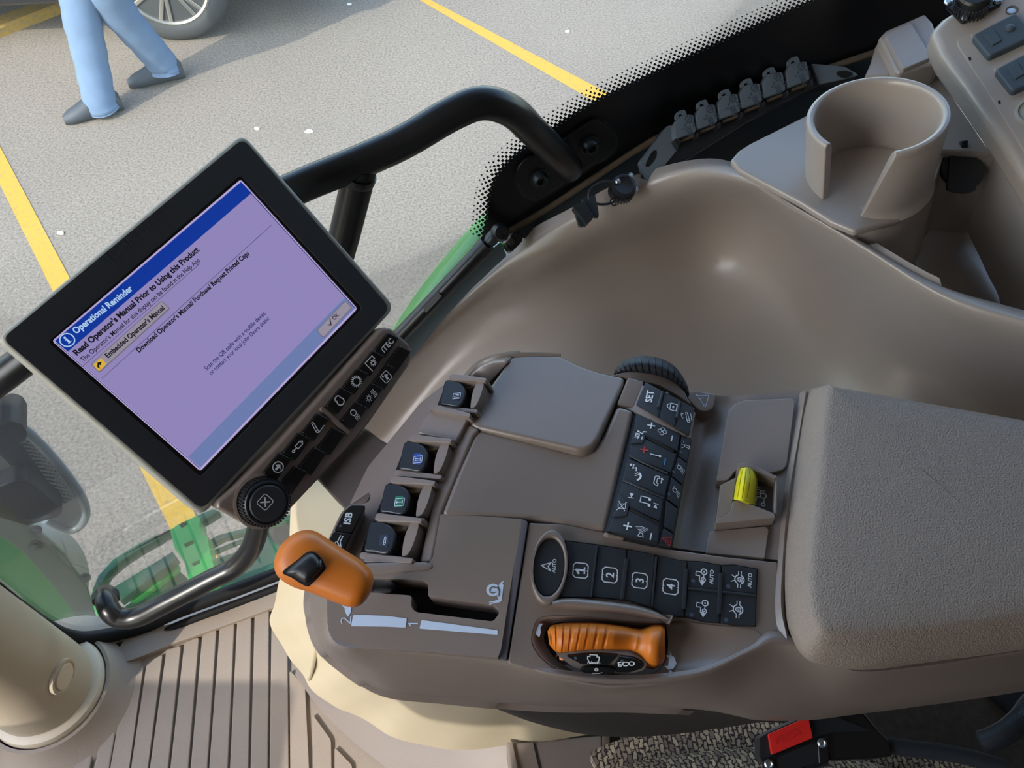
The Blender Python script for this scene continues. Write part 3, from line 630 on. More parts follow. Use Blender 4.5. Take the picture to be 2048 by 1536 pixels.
# ------------------------------------------------------------------ gas strut of the window
gs = thing('gas_strut', 'black gas strut of the window between the display and its ball joint', 'gas strut', G.at(900, 560, .025))
a, b = G.at(782, 690, .022), G.at(965, 498, .022)
a = a + (a - b) * .9
tube('cylinder', [a, b], .0088, TUBE, gs, n=20, smooth_n=0)
tube('end_cap', [b - (b - a).normalized() * .004, b + (b - a).normalized() * .008], .0098, BLACK, gs, n=20, smooth_n=0)
tube('rod_end', [b, G.at(985, 476, .022), G.at(1000, 460, .022)], [.0055, .0075, .0075, .0055], IRON, gs, n=16, smooth_n=4)
bc = G.at(999, 459, .024); lathe('ball_socket', bc - Vector((0, 0, .004)), (.3, -.75, .6), [(.006, -.008), (.0092, -.004), (.0098, .002), (.007, .008), (.0, .0095)], BLACK, gs, n=24)
tube('ball_stud', [G.at(1002, 466, .026), G.at(1022, 484, .022)], .0052, IRON, gs, n=14, smooth_n=0)
lathe('stud_collar', G.at(1008, 472, .026), (.6, .2, -.8), [(.0065, 0), (.0065, .003), (.0, .003)], STEEL, gs, n=18)
extr('stud_bracket', Plane(G.at(1030, 480, .02), (.2, -.6, .75)), [(1008, 484), (1030, 462), (1046, 468), (1046, 482), (1024, 504), (1016, 500)], -.01, .004, GLOSS, gs, bevel=.002, r=4)
d = (b - a).normalized(); m0 = G.at(858, 606, .022); nn = (CAM - m0).normalized(); sn = (nn - d * nn.dot(d)).normalized()
SP = Plane(m0 + sn * .0088, sn)
extr('rating_label', SP, [(846, 616), (876, 585), (884, 592), (852, 626)], -.001, .0004, mat('strut_label', (60, 62, 64), .5), gs)
# ------------------------------------------------------------------ grab rail in front of the window
gr = thing('grab_rail', 'black tubular grab rail bolted to the glass, branching behind the display', 'grab rail', G.at(1150, 320))
def gp_(pts): return [G.at(x, y, h) for x, y, h in pts]
tube('rail', gp_([(1140, 338, .012), (1116, 312, .03), (1066, 262, .052), (1022, 222, .062), (966, 206, .066), (905, 227, .066), (805, 285, .066), (700, 332, .066), (600, 373, .066), (420, 458, .066), (220, 592, .066), (0, 757, .066), (-220, 925, .066), (-300, 990, .05), (-330, 1015, .012)]), .0139, TUBE, gr, n=20, smooth_n=8)
tube('branch', gp_([(722, 330, .066), (713, 370, .066), (682, 496, .066), (640, 640, .066), (588, 800, .066), (540, 960, .066), (515, 1060, .066), (500, 1100, .066), (470, 1134, .066), (420, 1160, .066), (330, 1207, .066), (275, 1234, .064), (240, 1236, .058), (220, 1222, .048), (212, 1200, .03), (210, 1188, .012)]), .0139, TUBE, gr, n=20, smooth_n=8)
lathe('weld', G.at(716, 352, .066), (G.at(713, 370, .066) - G.at(722, 330, .066)), [(.0155, -.002), (.0152, .003), (.0142, .006)], TUBE, gr, n=20)
ob = []
for cx, cy, a0 in ((1078, 356, 118), (1186, 284, -62)):
    for i in range(13):
        a = R(a0 + 180 * i / 12 + (-27)); ob.append((cx + 46 * math.cos(a), cy + 44 * math.sin(a)))
extr('mounting_plate', G, ob, .001, .006, TUBE, gr, bevel=.0015)
extr('rubber_pad', G, [(1128 + (x - 1128) * 1.04, 322 + (y - 322) * 1.04) for x, y in ob], 0, .0025, RUBB, gr)
for x, y in ((1078, 355), (1178, 290)):
    b_ = lathe('bolt', G.at(x, y, .006), G.n, [(.0105, 0), (.0105, .001), (.0085, .001), (.0080, .006), (.0065, .008), (.0045, .008), (.004, .004), (.0, .004)], IRON, gr, n=24)
for k, h in enumerate((.016, .024)):
    lathe('rubber_collar', G.at(211 + k, 1192 + 5 * k, h), G.n, [(.0155, -.004), (.0172, -.003), (.0172, .003), (.0155, .004)], RUBB, gr, n=24)
# ------------------------------------------------------------------ tractor body seen through the glass
fe = thing('rear_fender', 'bright green rear fender seen through the window beside the gas strut', 'fender', G.at(860, 600, -.1))
patch('fender_shell', [[G.at(x, y, -.10) for x, y in ((690, 830), (790, 652), (870, 538), (976, 420), (1110, 320))],
                       [G.at(x, y, -.075) for x, y in ((700, 840), (806, 662), (890, 556), (996, 436), (1130, 334))],
                       [G.at(x, y, -.06) for x, y in ((740, 860), (850, 690), (935, 590), (1045, 470), (1180, 370))],
                       [G.at(x, y, -.06) for x, y in ((780, 900), (900, 730), (990, 640), (1100, 520), (1240, 420))]], GREEN, fe, nu=8, nv=5)
hd = thing('engine_panel', 'dark green bolted engine side panel outside the lower left glass corner', 'panel', G.at(80, 1180, -.2))
HP = Plane(G.at(100, 1180, -.22), (.5, -.75, .45))
extr('sheet', HP, [(-120, 980), (0, 1036), (60, 1050), (130, 1110), (176, 1180), (196, 1250), (210, 1330), (100, 1340), (-120, 1200)], -.02, 0, DGREEN, hd, bevel=.006)
extr('dust_strip', HP, [(0, 1034), (60, 1050), (130, 1110), (176, 1180), (196, 1250), (150, 1230), (100, 1165), (40, 1100), (-20, 1060)], -.001, .004, mat('engine_grey', (56, 64, 62), .5, var=.2, vscale=40), hd, bevel=.002)
for x, y in ((72, 1060), (69, 1091), (170, 1155)): lathe('bolt', HP.at(x, y, .004), HP.n, [(.010, 0), (.010, .002), (.006, .002), (.006, .007), (.0, .008)], IRON, hd, n=12)
extr('bracket', HP, [(158, 1248), (166, 1246), (172, 1258), (186, 1252), (188, 1264), (162, 1274)], 0, .012, IRON, hd, bevel=.002)
mg = thing('grey_lip', 'pale grey curved lip beside the dark green panel', 'grey_lip', G.at(150, 1120, -.3))  # pale grey curved strip just outside the glass
patch('lip', [[G.at(x, y, -.34) for x, y in ((60, 1040), (120, 1056), (160, 1092), (178, 1140), (176, 1190))], [G.at(x, y, -.30) for x, y in ((40, 1052), (95, 1082), (128, 1118), (150, 1160), (160, 1215))]], mat('pale_grey', (150, 150, 142), .6), mg, nu=6, nv=4, solid=.01)
wg = thing('wing_glass', 'tinted rounded glass panel with dotted border and black latch at the left edge', 'glass panel', G.at(60, 950, -.10))
WG = G.off(-.10); LATCH = mat('latch_black', (13, 13, 14), .6)
wo = cline([(-120, 640), (0, 806), (30, 846), (60, 868), (110, 920), (150, 972), (168, 1004), (172, 1030), (160, 1052), (140, 1060), (120, 1056), (90, 1040)], 4)
extr('tinted_pane', WG, [tuple(p) for p in wo] + [(40, 1010), (-120, 900)], -.005, 0, TINT, wg, smooth=False)
extr('black_border', WG, [(-60, 780), (10, 856), (45, 890), (80, 940), (110, 985), (124, 1012), (110, 1020), (80, 1000), (40, 950), (-10, 900), (-60, 880)], .0005, .0015, MATS['frit_black'], wg)
tube('pane_edge', [WG.at(p[0], p[1], 0) for p in wo], .006, mat('glass_edge', (120, 130, 134), .3), wg, n=8, smooth_n=0)
vv, ff = [], []
for o_, sz, ph in ((4, 8, 0), (9, 7, 4), (14, 6, 0), (19, 5, 4), (24, 4, 0)):
    P = [Vector(p) for p in ((-40, 812), (10, 858), (46, 890), (80, 938), (108, 980), (128, 1012))]
    for i in range(len(P) - 1):
        n_ = int((P[i + 1] - P[i]).length / 8.5)
        for k in range(n_):
            p = P[i] + (P[i + 1] - P[i]) * ((k + ph / 8.5) / n_); t = (P[i + 1] - P[i]).normalized(); q_ = p + Vector((t.y, -t.x)) * (o_ - 2); c = WG.at(q_.x, q_.y, .002); e = sz / FPX * (c - CAM).length * .5; j = len(vv)
            vv.extend([c + gd * e, c + Vector((0, 0, e)), c - gd * e, c - Vector((0, 0, e))]); ff.append((j, j + 1, j + 2, j + 3))
tag(mk('border_dots', vv, ff, MATS['frit_black'], wg, smooth=False), kind='stuff')
extr('latch_plate', WG, [(-60, 990), (0, 974), (30, 962), (52, 962), (70, 972), (122, 1016), (126, 1026), (116, 1036), (54, 1054), (0, 1038), (-60, 1020)], .002, .03, LATCH, wg, bevel=.004, r=5)
extr('latch_knob', WG, [(-60, 830), (0, 852), (22, 842), (44, 848), (54, 864), (54, 876), (40, 886), (4, 904), (-60, 920)], .002, .045, LATCH, wg, bevel=.006, r=6)
# access steps below
E0 = -.42
sg = thing('access_steps', 'bright green metal access steps with serrated treads outside the glass', 'steps', Z(360, 1120, E0))
cs_ = lambda L, k=.2295: [(150 + k * x, 980 + k * y) for x, y in L]
def sflat(name, pts, z, t, m, par, **kw): return extr(name, hz(z), cs_(pts), -t, 0, m, par, **kw)
ho_ = [(130, 960), (150, 860), (200, 740), (330, 600), (520, 480), (700, 390), (830, 350), (960, 270), (1100, 200), (1200, 160), (1260, 180), (1180, 230), (1090, 280), (980, 330), (800, 370), (740, 420), (560, 520), (420, 610), (290, 720), (240, 800), (215, 860), (190, 930)]
sflat('hoop', ho_, E0 + .05, .03, DGREEN, sg, bevel=.004)
sflat('post', [(830, 350), (900, 300), (1060, 225), (1090, 250), (1085, 320), (1110, 390), (1150, 400), (1180, 560), (1215, 690), (1230, 800), (990, 830), (960, 640), (905, 560), (870, 520), (850, 440)], E0 + .06, .05, GREEN, sg, bevel=.008,
      holes=[cs_([(905, 300), (965, 270), (985, 300), (930, 335)]), cs_([(950, 470), (1030, 435), (1040, 465), (960, 505)]), cs_([(1015, 640), (1090, 605), (1090, 640), (1030, 665)])])
def serr(a, b, w, n):
    A, B = Vector(a), Vector(b); d = B - A; nn_ = Vector((-d.y, d.x)).normalized(); out = []
    for i in range(n):
        out.append(tuple(A + d * (i / n))); out.append(tuple(A + d * ((i + .5) / n) - nn_ * 9))
    out.append(b); out += [(b[0] + w[0] * .6, b[1] + w[1] * .5), (a[0] + w[0], a[1] + w[1])]; return out
sflat('tread', serr((320, 860), (850, 540), (70, 110), 16), E0 + .03, .025, DGREEN, sg, bevel=.002)
sflat('tread', [(445, 905), (470, 870), (620, 770), (860, 650), (905, 640), (900, 690), (700, 840), (520, 960), (460, 965)], E0 + .0, .02, GREEN, sg, bevel=.004)
sflat('tread', serr((370, 1060), (905, 700), (120, 130), 16), E0 - .02, .025, DGREEN, sg, bevel=.002)
sflat('tread', [(520, 1090), (900, 820), (960, 800), (960, 860), (640, 1060)], E0 - .04, .02, GREEN, sg, bevel=.004)
sflat('bracket', [(125, 920), (200, 855), (215, 900), (170, 975), (140, 980)], E0 + .055, .03, GREEN, sg, bevel=.004)
sflat('bracket', [(125, 980), (160, 985), (350, 1270), (300, 1300)], E0 + .05, .03, GREEN, sg, bevel=.004)
sflat('tread', [(1160, 440), (1240, 390), (1480, 330), (1900, 200), (1950, 230), (1500, 370), (1300, 420), (1170, 490)], E0 + .02, .02, DGREEN, sg, bevel=.003)
tk = thing('fuel_tank', 'dark green fuel tank side seen through the glass beside the orange lever', 'tank', Z(540, 1110, E0 - .1))
TKM = mat('tank_green', (34, 110, 72), .4, coat=.2)
extr('tank_shell', hz(E0 - .05), cs_([(1090, 620), (1200, 560), (1480, 470), (1700, 300), (2100, 100), (2300, 400), (2100, 800), (1300, 1000), (1100, 900)]), -.3, 0, TKM, tk, bevel=.03, seg=4)
extr('seam', hz(E0 - .05), cs_([(1200, 520), (1500, 400), (1900, 280), (1900, 310), (1500, 430), (1200, 560)]), 0, .012, DGREEN, tk, bevel=.003)
lathe('filler', Z(150 + .2295 * 1815, 980 + .2295 * 365, E0 - .04), (.2, -.5, .8), [(.03, 0), (.03, .02), (.02, .03), (.0, .03)], BLACK, tk, n=20)

# ------------------------------------------------------------------ walking person (the upper body stands above the picture)
JEANS = mat('jeans', (96, 117, 143), .85, bump=.5, bscale=60, var=.16, vscale=14); SHOE = mat('shoe_leather', (56, 62, 68), .6, var=.15, vscale=40); SHIRT = mat('shirt', (70, 84, 110), .85); SKIN = mat('skin', (196, 150, 124), .6); HAIR = mat('hair', (60, 48, 40), .8)
fa = GR.at(212, 226); ra = GR.at(336, 160)
fa.z = ra.z = GROUND
pv = Vector(((fa.x + ra.x) / 2 + .05, (fa.y + ra.y) / 2, GROUND + .90)); hd_ = Vector((-.86, -.5, 0)).normalized(); sd_ = Vector((-hd_.y, hd_.x, 0))
pe = thing('person', 'person in light blue jeans and dark shoes walking past at the upper left', 'person', ((fa.x + ra.x) / 2, (fa.y + ra.y) / 2, GROUND))
up_ = Vector((0, 0, 1))
J = {'pel': pv, 'bel': pv + up_ * .16 + hd_ * .01, 'che': pv + up_ * .38 + hd_ * .03, 'nek': pv + up_ * .56 + hd_ * .04, 'hd0': pv + up_ * .64 + hd_ * .05, 'hd1': pv + up_ * .76 + hd_ * .06, 'hd2': pv + up_ * .83 + hd_ * .05}
hipF = pv + sd_ * -.09 - up_ * .02; hipR = pv + sd_ * .09 - up_ * .02
ankF = fa + up_ * .09; ankR = ra + up_ * .11
kneF = (hipF + ankF) / 2 + hd_ * .03 + up_ * .0; kneR = (hipR + ankR) / 2 + hd_ * .05
sF = pv + up_ * .50 + sd_ * -.19; sR = pv + up_ * .50 + sd_ * .19
eF = sF + Vector((0, 0, -.28)) + hd_ * -.08; wF = eF + Vector((0, 0, -.23)) + hd_ * .06
eR = sR + Vector((0, 0, -.28)) + hd_ * .05; wR = eR + Vector((0, 0, -.20)) + hd_ * .14
vl = [J['pel'], J['bel'], J['che'], J['nek'], J['hd0'], J['hd1'], J['hd2'], hipF, kneF, ankF, fa + up_ * .04 + hd_ * .12, hipR, kneR, ankR, ra + up_ * .04 + hd_ * .12, sF, eF, wF, wF + Vector((0, 0, -.10)) + hd_ * .03, sR, eR, wR, wR + Vector((0, 0, -.09)) + hd_ * .05]
ed = [(0, 1), (1, 2), (2, 3), (3, 4), (4, 5), (5, 6), (0, 7), (7, 8), (8, 9), (9, 10), (0, 11), (11, 12), (12, 13), (13, 14), (2, 15), (15, 16), (16, 17), (17, 18), (2, 19), (19, 20), (20, 21), (21, 22)]
rad = [.13, .13, .15, .055, .075, .09, .06, .085, .055, .038, .03, .085, .055, .038, .03, .06, .045, .033, .03, .06, .045, .033, .03]
c0 = pv.copy(); me = bpy.data.meshes.new('body'); me.from_pydata([p - c0 for p in vl], ed, []); me.materials.append(SKIN)
bo = bpy.data.objects.new('body', me); base(bo, pe, c0); bo.modifiers.new('skin', 'SKIN'); bo.modifiers.new('sub', 'SUBSURF').levels = 1
for i, sv in enumerate(me.skin_vertices[0].data): sv.radius = (rad[i], rad[i] * .85); sv.use_root = i == 0
def leg(name, hip, kn, an, m):
    P = cline([hip + up_ * .10, hip, hip.lerp(kn, .5), kn, kn.lerp(an, .55), an, an - up_ * .055], 5)
    rr_ = [.118, .118, .108, .094, .086, .086, .090]; rr = [cr([Vector((x, 0, 0)) for x in rr_], 6 * i / (len(P) - 1)).x for i in range(len(P))]
    rr = [x * (1 + .035 * math.sin(i * 2.1)) for i, x in enumerate(rr)]
    return tube(name, P, rr, m, pe, n=18, smooth_n=0)
leg('trouser_leg', hipF, kneF, ankF, JEANS); leg('trouser_leg', hipR, kneR, ankR, JEANS)
lathe('trouser_seat', pv, (0, 0, 1), [(.10, -.10), (.165, -.05), (.175, .03), (.165, .12), (.155, .14)], JEANS, pe, n=20, ratio=.8, ux=sd_)
lathe('shirt', pv + up_ * .10, (0, 0, 1), [(.16, 0), (.17, .08), (.18, .25), (.20, .38), (.15, .45), (.07, .48)], SHIRT, pe, n=20, ratio=.68, ux=sd_)
for s_, e_, w_ in ((sF, eF, wF), (sR, eR, wR)): tube('sleeve', [s_ + up_ * .02, s_.lerp(e_, .5), e_, e_.lerp(w_, .85)], [.075, .068, .06, .05], SHIRT, pe, n=12)
lathe('hair', J['hd1'] - hd_ * .01, (0, 0, 1), [(.10, -.02), (.105, .03), (.085, .085), (.04, .11), (0, .112)], HAIR, pe, n=18)
def shoe(an, d):
    d = d.normalized(); s = Vector((-d.y, d.x, 0)); rings = []
    for t, wd, ht in ((-.10, .032, .085), (-.085, .045, .11), (0, .05, .135), (.06, .052, .115), (.12, .054, .085), (.18, .046, .065), (.215, .02, .045)):
        c = an + d * t; rings.append([c + s * (wd * math.cos(a)) + Vector((0, 0, max(0, ht * (.5 + .55 * math.sin(a))))) for a in [2 * math.pi * i / 16 for i in range(16)]])
    loft('shoe', rings, SHOE, pe)
shoe(fa, GR.at(147, 250) - GR.at(236, 225)); shoe(ra, GR.at(270, 182) - GR.at(352, 165))
# ------------------------------------------------------------------ parked car: one wheel and the sill reach into the picture
TYRE = mat('tyre_rubber', (66, 68, 68), .8, bump=.2, bscale=120, var=.1, vscale=9); ALLOY = mat('alloy', (196, 194, 186), .3, metal=.85); CARP = mat('car_paint', (30, 32, 36), .25, coat=.5)
wb = GR.at(366, 84); wax = Vector((.10, -.99, 0)).normalized(); wr = .365
wcn = Vector((wb.x, wb.y, GROUND + wr))
ca = thing('parked_car', 'dark parked car whose alloy wheel shows at the top behind the person', 'car', (wb.x, wb.y, GROUND))
wh = lathe('tyre', wcn - wax * .2, wax, [(.25, .0), (.33, 0), (.355, .02), (wr, .05), (wr, .16), (.358, .185), (.335, .205), (.29, .212), (.262, .20), (.255, .19)], TYRE, ca, n=64)
lathe('rim_lip', wcn - wax * .02, wax, [(.262, -.02), (.262, .02), (.252, .026), (.24, .02), (.232, -.01), (.225, -.08)], ALLOY, wh, n=64)
lathe('brake_disc', wcn - wax * .12, wax, [(.16, 0), (.16, .012), (.06, .02), (0, .02)], IRON, wh, n=40)
lathe('wheel_well', wcn - wax * .19, wax, [(.245, 0), (.245, .01), (.0, .01)], HOLE, wh, n=40)
lathe('hub_cap', wcn - wax * .02, wax, [(.055, -.03), (.05, .012), (.03, .02), (0, .02)], ALLOY, wh, n=32)
u_ = up_; v_ = wax.cross(u_)
for k in range(7):
    for off in (-7, 7):
        a = 2 * math.pi * k / 7 + R(off) + R(12); d = u_ * math.cos(a) + v_ * math.sin(a); t = wax.cross(d)
        a2 = 2 * math.pi * k / 7 + R(off * .5) + R(12); d2 = u_ * math.cos(a2) + v_ * math.sin(a2)
        p0 = wcn + d2 * .04; p1 = wcn + d * .245; e = (p1 - p0).normalized(); tt = wax.cross(e)
        boxat('spoke', (p0 + p1) / 2 - wax * .012, (p1 - p0) / 2, tt * .012, wax * .012, ALLOY, wh, bevel=.004)
# body: side, bonnet and cabin sit above the frame
def cbox(name, x0, x1, y0, y1, z0, z1, m, bev=.06): 
    fx = v_ if v_.x > 0 else -v_; fy = -wax
    vv = [wcn + fx * x + fy * y + up_ * (z - wr) for x in (x0, x1) for y in (y0, y1) for z in (z0, z1)]
    return mk(name, vv, [(0, 1, 3, 2), (4, 6, 7, 5), (0, 4, 5, 1), (2, 3, 7, 6), (0, 2, 6, 4), (1, 5, 7, 3)], m, ca, bevel=bev, seg=3)
cbox('front_body', .46, .95, .02, 1.75, .28, .95, CARP); cbox('side_body', -2.6, -.46, .02, 1.75, .24, .95, CARP); cbox('bonnet', -.5, .9, .02, 1.75, .78, 1.0, CARP); cbox('cabin', -2.7, -.9, .15, 1.6, .95, 1.55, CARP); cbox('chassis', -.5, .5, .26, 1.5, .25, .8, HOLE, .02)
# ================================================================== operator armrest
A0 = dep(1300, 1160, .50); A = Plane(A0, (0, -.04, 1))
def AP(x, y, mm): return A.at(x, y, mm / 1000)
def apl(*q): return p3(*[AP(*t) for t in q])
ar = thing('armrest_console', 'brown armrest console with switches, paddles and keypads', 'armrest', AP(1200, 1150, -60))
c4 = lambda L: [(680 + .29297 * x, 680 + .29297 * y) for x, y in L]
c3 = lambda L: [(500 + .29297 * x, 950 + .29297 * y) for x, y in L]
c6 = lambda L: [(1020 + .26367 * x, 1030 + .26367 * y) for x, y in L]
c5 = lambda L: [(1180 + .2767 * x, 680 + .2767 * y) for x, y in L]
# core under all panels
extr('core', A.off(-.022), [(684, 1180), (800, 1012), (900, 806), (966, 736), (1110, 716), (1250, 762), (1385, 800), (1600, 800), (2200, 880), (2200, 1260), (1560, 1290), (1020, 1310), (700, 1285), (662, 1240)], -.03, 0, DARKB, ar, bevel=.004)
Bp = apl((1060, 1050, 11), (1516, 1137, 9), (1300, 1225, 5))
# near side: skin that rolls from the panels down to the lower edge
cols = [
 [(676, 1130, -14), (660, 1135, -22), (640, 1140, -34), (628, 1145, -50), (640, 1150, -70)],
 [(656, 1190, -8), (646, 1190, -14), (630, 1192, -28), (619, 1195, -48), (640, 1200, -75)],
 [(655, 1244, -6), (646, 1246, -12), (632, 1242, -28), (622, 1230, -50), (648, 1232, -80)],
 [(664, 1276, -5), (656, 1284, -12), (648, 1290, -28), (640, 1287, -52), (668, 1284, -82)],
 [(690, 1293, -4), (690, 1304, -10), (686, 1320, -28), (682, 1330, -54), (708, 1322, -85)],
 [(764, 1296, -3), (764, 1310, -9), (764, 1345, -30), (764, 1380, -58), (784, 1366, -88)],
 [(880, 1305, -2), (880, 1320, -7), (880, 1360, -32), (880, 1394, -60), (890, 1385, -90)],
 [(1012, 1320, -1), (1012, 1336, -6), (1012, 1374, -34), (1012, 1406, -62), (1010, 1400, -92)],
 [(1130, 1356, -2), (1130, 1366, -8), (1130, 1386, -32), (1130, 1412, -60), (1120, 1408, -92)],
 [(1260, 1366, -4), (1260, 1376, -10), (1262, 1392, -32), (1264, 1412, -58), (1250, 1410, -92)],
 [(1400, 1352, -2), (1405, 1364, -8), (1410, 1392, -32), (1414, 1418, -58), (1400, 1420, -92)],
 [(1500, 1310, 2), (1505, 1326, -3), (1512, 1372, -28), (1520, 1428, -60), (1510, 1440, -95)],
 [(1590, 1290, 4), (1600, 1316, -2), (1614, 1366, -26), (1628, 1420, -60), (1620, 1440, -95)],
 [(1690, 1338, 2), (1694, 1350, -4), (1700, 1380, -28), (1710, 1414, -62), (1704, 1430, -95)],
 [(1830, 1334, 2), (1830, 1344, -4), (1832, 1368, -28), (1836, 1400, -62), (1830, 1414, -95)],
 [(2000, 1308, 2), (2000, 1318, -4), (2002, 1342, -28), (2006, 1374, -62), (2000, 1390, -95)],
 [(2230, 1270, 2), (2230, 1280, -4), (2230, 1304, -28), (2232, 1336, -62), (2230, 1350, -95)]]
SK = [[AP(*c[r]) for c in cols] for r in range(5)]
for k in (8, 9, 10, 11): SK[0][k] = Bp.at(cols[k][0][0] - 3, cols[k][0][1] - 16, .0008); SK[1][k] = Bp.at(cols[k][0][0], cols[k][0][1] + 2, .0006)
SK[0][12] = Bp.at(1556, 1262, .0008); SK[1][12] = Bp.at(1572, 1294, .0004)
patch('side_skin', SK, BROWN, ar, nu=5, nv=5, solid=.004, ang=70)
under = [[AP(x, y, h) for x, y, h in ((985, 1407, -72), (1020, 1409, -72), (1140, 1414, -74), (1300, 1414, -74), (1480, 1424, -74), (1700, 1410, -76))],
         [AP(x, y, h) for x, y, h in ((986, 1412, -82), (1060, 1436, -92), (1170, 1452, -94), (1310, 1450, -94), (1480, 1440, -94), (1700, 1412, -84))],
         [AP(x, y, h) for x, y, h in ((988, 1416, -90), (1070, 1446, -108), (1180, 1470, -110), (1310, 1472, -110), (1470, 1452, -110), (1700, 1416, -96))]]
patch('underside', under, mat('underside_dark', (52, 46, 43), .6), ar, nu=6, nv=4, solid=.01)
# --- top panels
Tp = apl((881, 1028, 6), (1043, 1038, 11), (840, 1290, 0))
slot = c3([(845, 705), (1190, 720), (1218, 745), (1215, 830), (1670, 890), (1705, 940), (1660, 1000), (1130, 935), (1100, 900), (1105, 822), (700, 790), (640, 700)])
slot = rp(slot, 6, 3)
tpan = [(881, 1028), (960, 1032), (1043, 1038), (1002, 1300), (996, 1316), (880, 1306), (764, 1298), (690, 1295), (664, 1280), (654, 1245), (654, 1206), (668, 1150), (731, 1128), (800, 1126), (857, 1126), (866, 1114), (872, 1080)]
extr('lever_panel', Tp, tpan, -.02, 0, PANEL, ar, bevel=.004, seg=3, holes=[slot], label='top panel with the stepped slot of the orange lever')
extr('panel_ledge', Tp, [(735, 1124), (850, 1122), (868, 1128), (862, 1140), (748, 1150), (690, 1146)], -.012, .0012, PANEL, ar, bevel=.0025)
Ts = apl((1043, 1038, 13), (1056, 1044, 13), (1006, 1320, 1))
extr('edge_strip', Ts, [(1043, 1037), (1056, 1043), (1013, 1321), (996, 1318)], -.025, 0, mat('edge_grey', (98, 94, 98), .4), ar, bevel=.0008)
for (q, n) in (([(706.5, 1230), (730, 1230), (775, 1232), (813.5, 1237), (811, 1255), (770, 1253), (702, 1252)], 'range_bar'), ([(843, 1240), (995.7, 1260.6), (995, 1269.4), (839, 1257)], 'range_bar')):
    extr(n, Tp, rp(q, 2), -.001, .0004, PALE, ar)
def T2(s, c, m, size, surf, par, d=(.08, -1)):
    icon([('t', s, 0, 0, 1.0)], surf, c, d, size, m, par)
icon([('l', [(-.35, .4), (-.1, .55), (.2, .5), (.3, .25), (.1, 0), (-.35, -.5), (.4, -.5)], .11)], Tp, (692, 1241), (.1, -1), .0058, PALE, ar, name='numeral')
icon([('l', [(-.25, .25), (0, .5), (0, -.5)], .13)], Tp, (826, 1247), (.1, -1), .0055, PALE, ar, name='numeral')
icon([('p', [(-.45, -.15), (-.3, -.02), (-.1, .1), (.1, .12), (.3, .05), (.5, -.2), (.2, -.3), (-.2, -.3)]), ('p', [(.2, .1), (.3, .35), (.05, .1)])], Tp, (693, 1219), (.1, -1), .010, PALE, ar, name='hare_mark')
snail = [('d', .1, .1, .33), ('p', [(-.5, -.28), (-.42, -.36), (.40, -.36), (.50, -.22), (.3, -.1), (-.2, -.12)]), ('p', [(-.5, -.3), (-.6, .0), (-.48, .02), (-.36, -.2)]), ('l', [(-.55, 0), (-.66, .18)], .05), ('l', [(-.5, 0), (-.54, .2)], .05), ('p', [(.45, -.3), (.62, -.36), (.5, -.18)])]
icon(snail, Tp, (990, 1184), (.12, -1), .0122, PALE, ar, name='snail_mark', ysc=1.1)
icon([('c', .1, .1, .16, .05, -40, 230), ('l', [(.22, 0), (.26, -.12), (.1, -.2), (-.2, -.2)], .05)], Tp, (990, 1184), (.12, -1), .0122, DARKB, ar, name='snail_shell_line', h=.0006, ysc=1.1)
Mp = apl((950, 870, 10), (1234, 815, 17), (1000, 1030, 10))
extr('middle_panel', Mp, [(958, 858), (1060, 880), (1130, 900), (1166, 908), (1188, 900), (1206, 872), (1234, 810), (1268, 820), (1246, 910), (1212, 1060), (1130, 1047), (1050, 1036), (882, 1029), (905, 970), (946, 872)], -.03, 0, PANEL, ar, bevel=.0035, seg=3)
Up = apl((960, 850, 13), (1240, 765, 16), (1010, 715, 6))
extr('upper_cover', Up, [(939, 848), (941, 827), (978, 774), (1014, 724), (1024, 712), (1060, 709), (1119, 710), (1137, 718), (1156, 728), (1196, 742), (1250, 754), (1246, 770), (1197, 876), (1186, 892), (1166, 900), (1150, 898), (1060, 878), (956, 855)], -.03, 0, PANEL, ar, bevel=.003, seg=3, label='smooth cover panel beside the scroll wheel')
extr('front_cap', apl((990, 720, 9), (1015, 730, 9), (940, 752, -8)), [(976, 770), (1016, 726), (1010, 720), (984, 722), (960, 732), (938, 752), (946, 762)], -.03, 0, PANEL, ar, bevel=.002)
patch('front_edge', [[AP(x, y, h) for x, y, h in ((1120, 708, 9), (1060, 706, 8), (1010, 708, 6), (980, 716, 2), (955, 730, -6), (935, 752, -14))], [AP(x, y, h) for x, y, h in ((1122, 706, -30), (1058, 704, -32), (1006, 706, -34), (974, 713, -36), (948, 728, -40), (925, 752, -44))]], PANEL, ar, nu=5, nv=3)
# front slope that holds the paddles
FSp = apl((940, 850, 10), (870, 1110, 2), (760, 960, -12))
fs = [(958, 858), (946, 872), (905, 970), (881, 1028), (872, 1080), (862, 1124), (735, 1126), (664, 1136), (662, 1108), (684, 1034), (734, 932), (792, 862), (838, 806), (880, 772), (934, 745), (945, 760), (978, 772), (941, 826), (939, 848)]
extr('paddle_panel', FSp, fs, -.03, -.009, BROWN, ar, bevel=.002)
extr('paddle_rim', FSp, [(958, 858), (946, 872), (905, 970), (881, 1028), (872, 1080), (864, 1122), (838, 1126), (850, 1070), (872, 968), (900, 900), (930, 836), (941, 828), (939, 848)], -.012, .001, PANEL, ar, bevel=.003, seg=3)
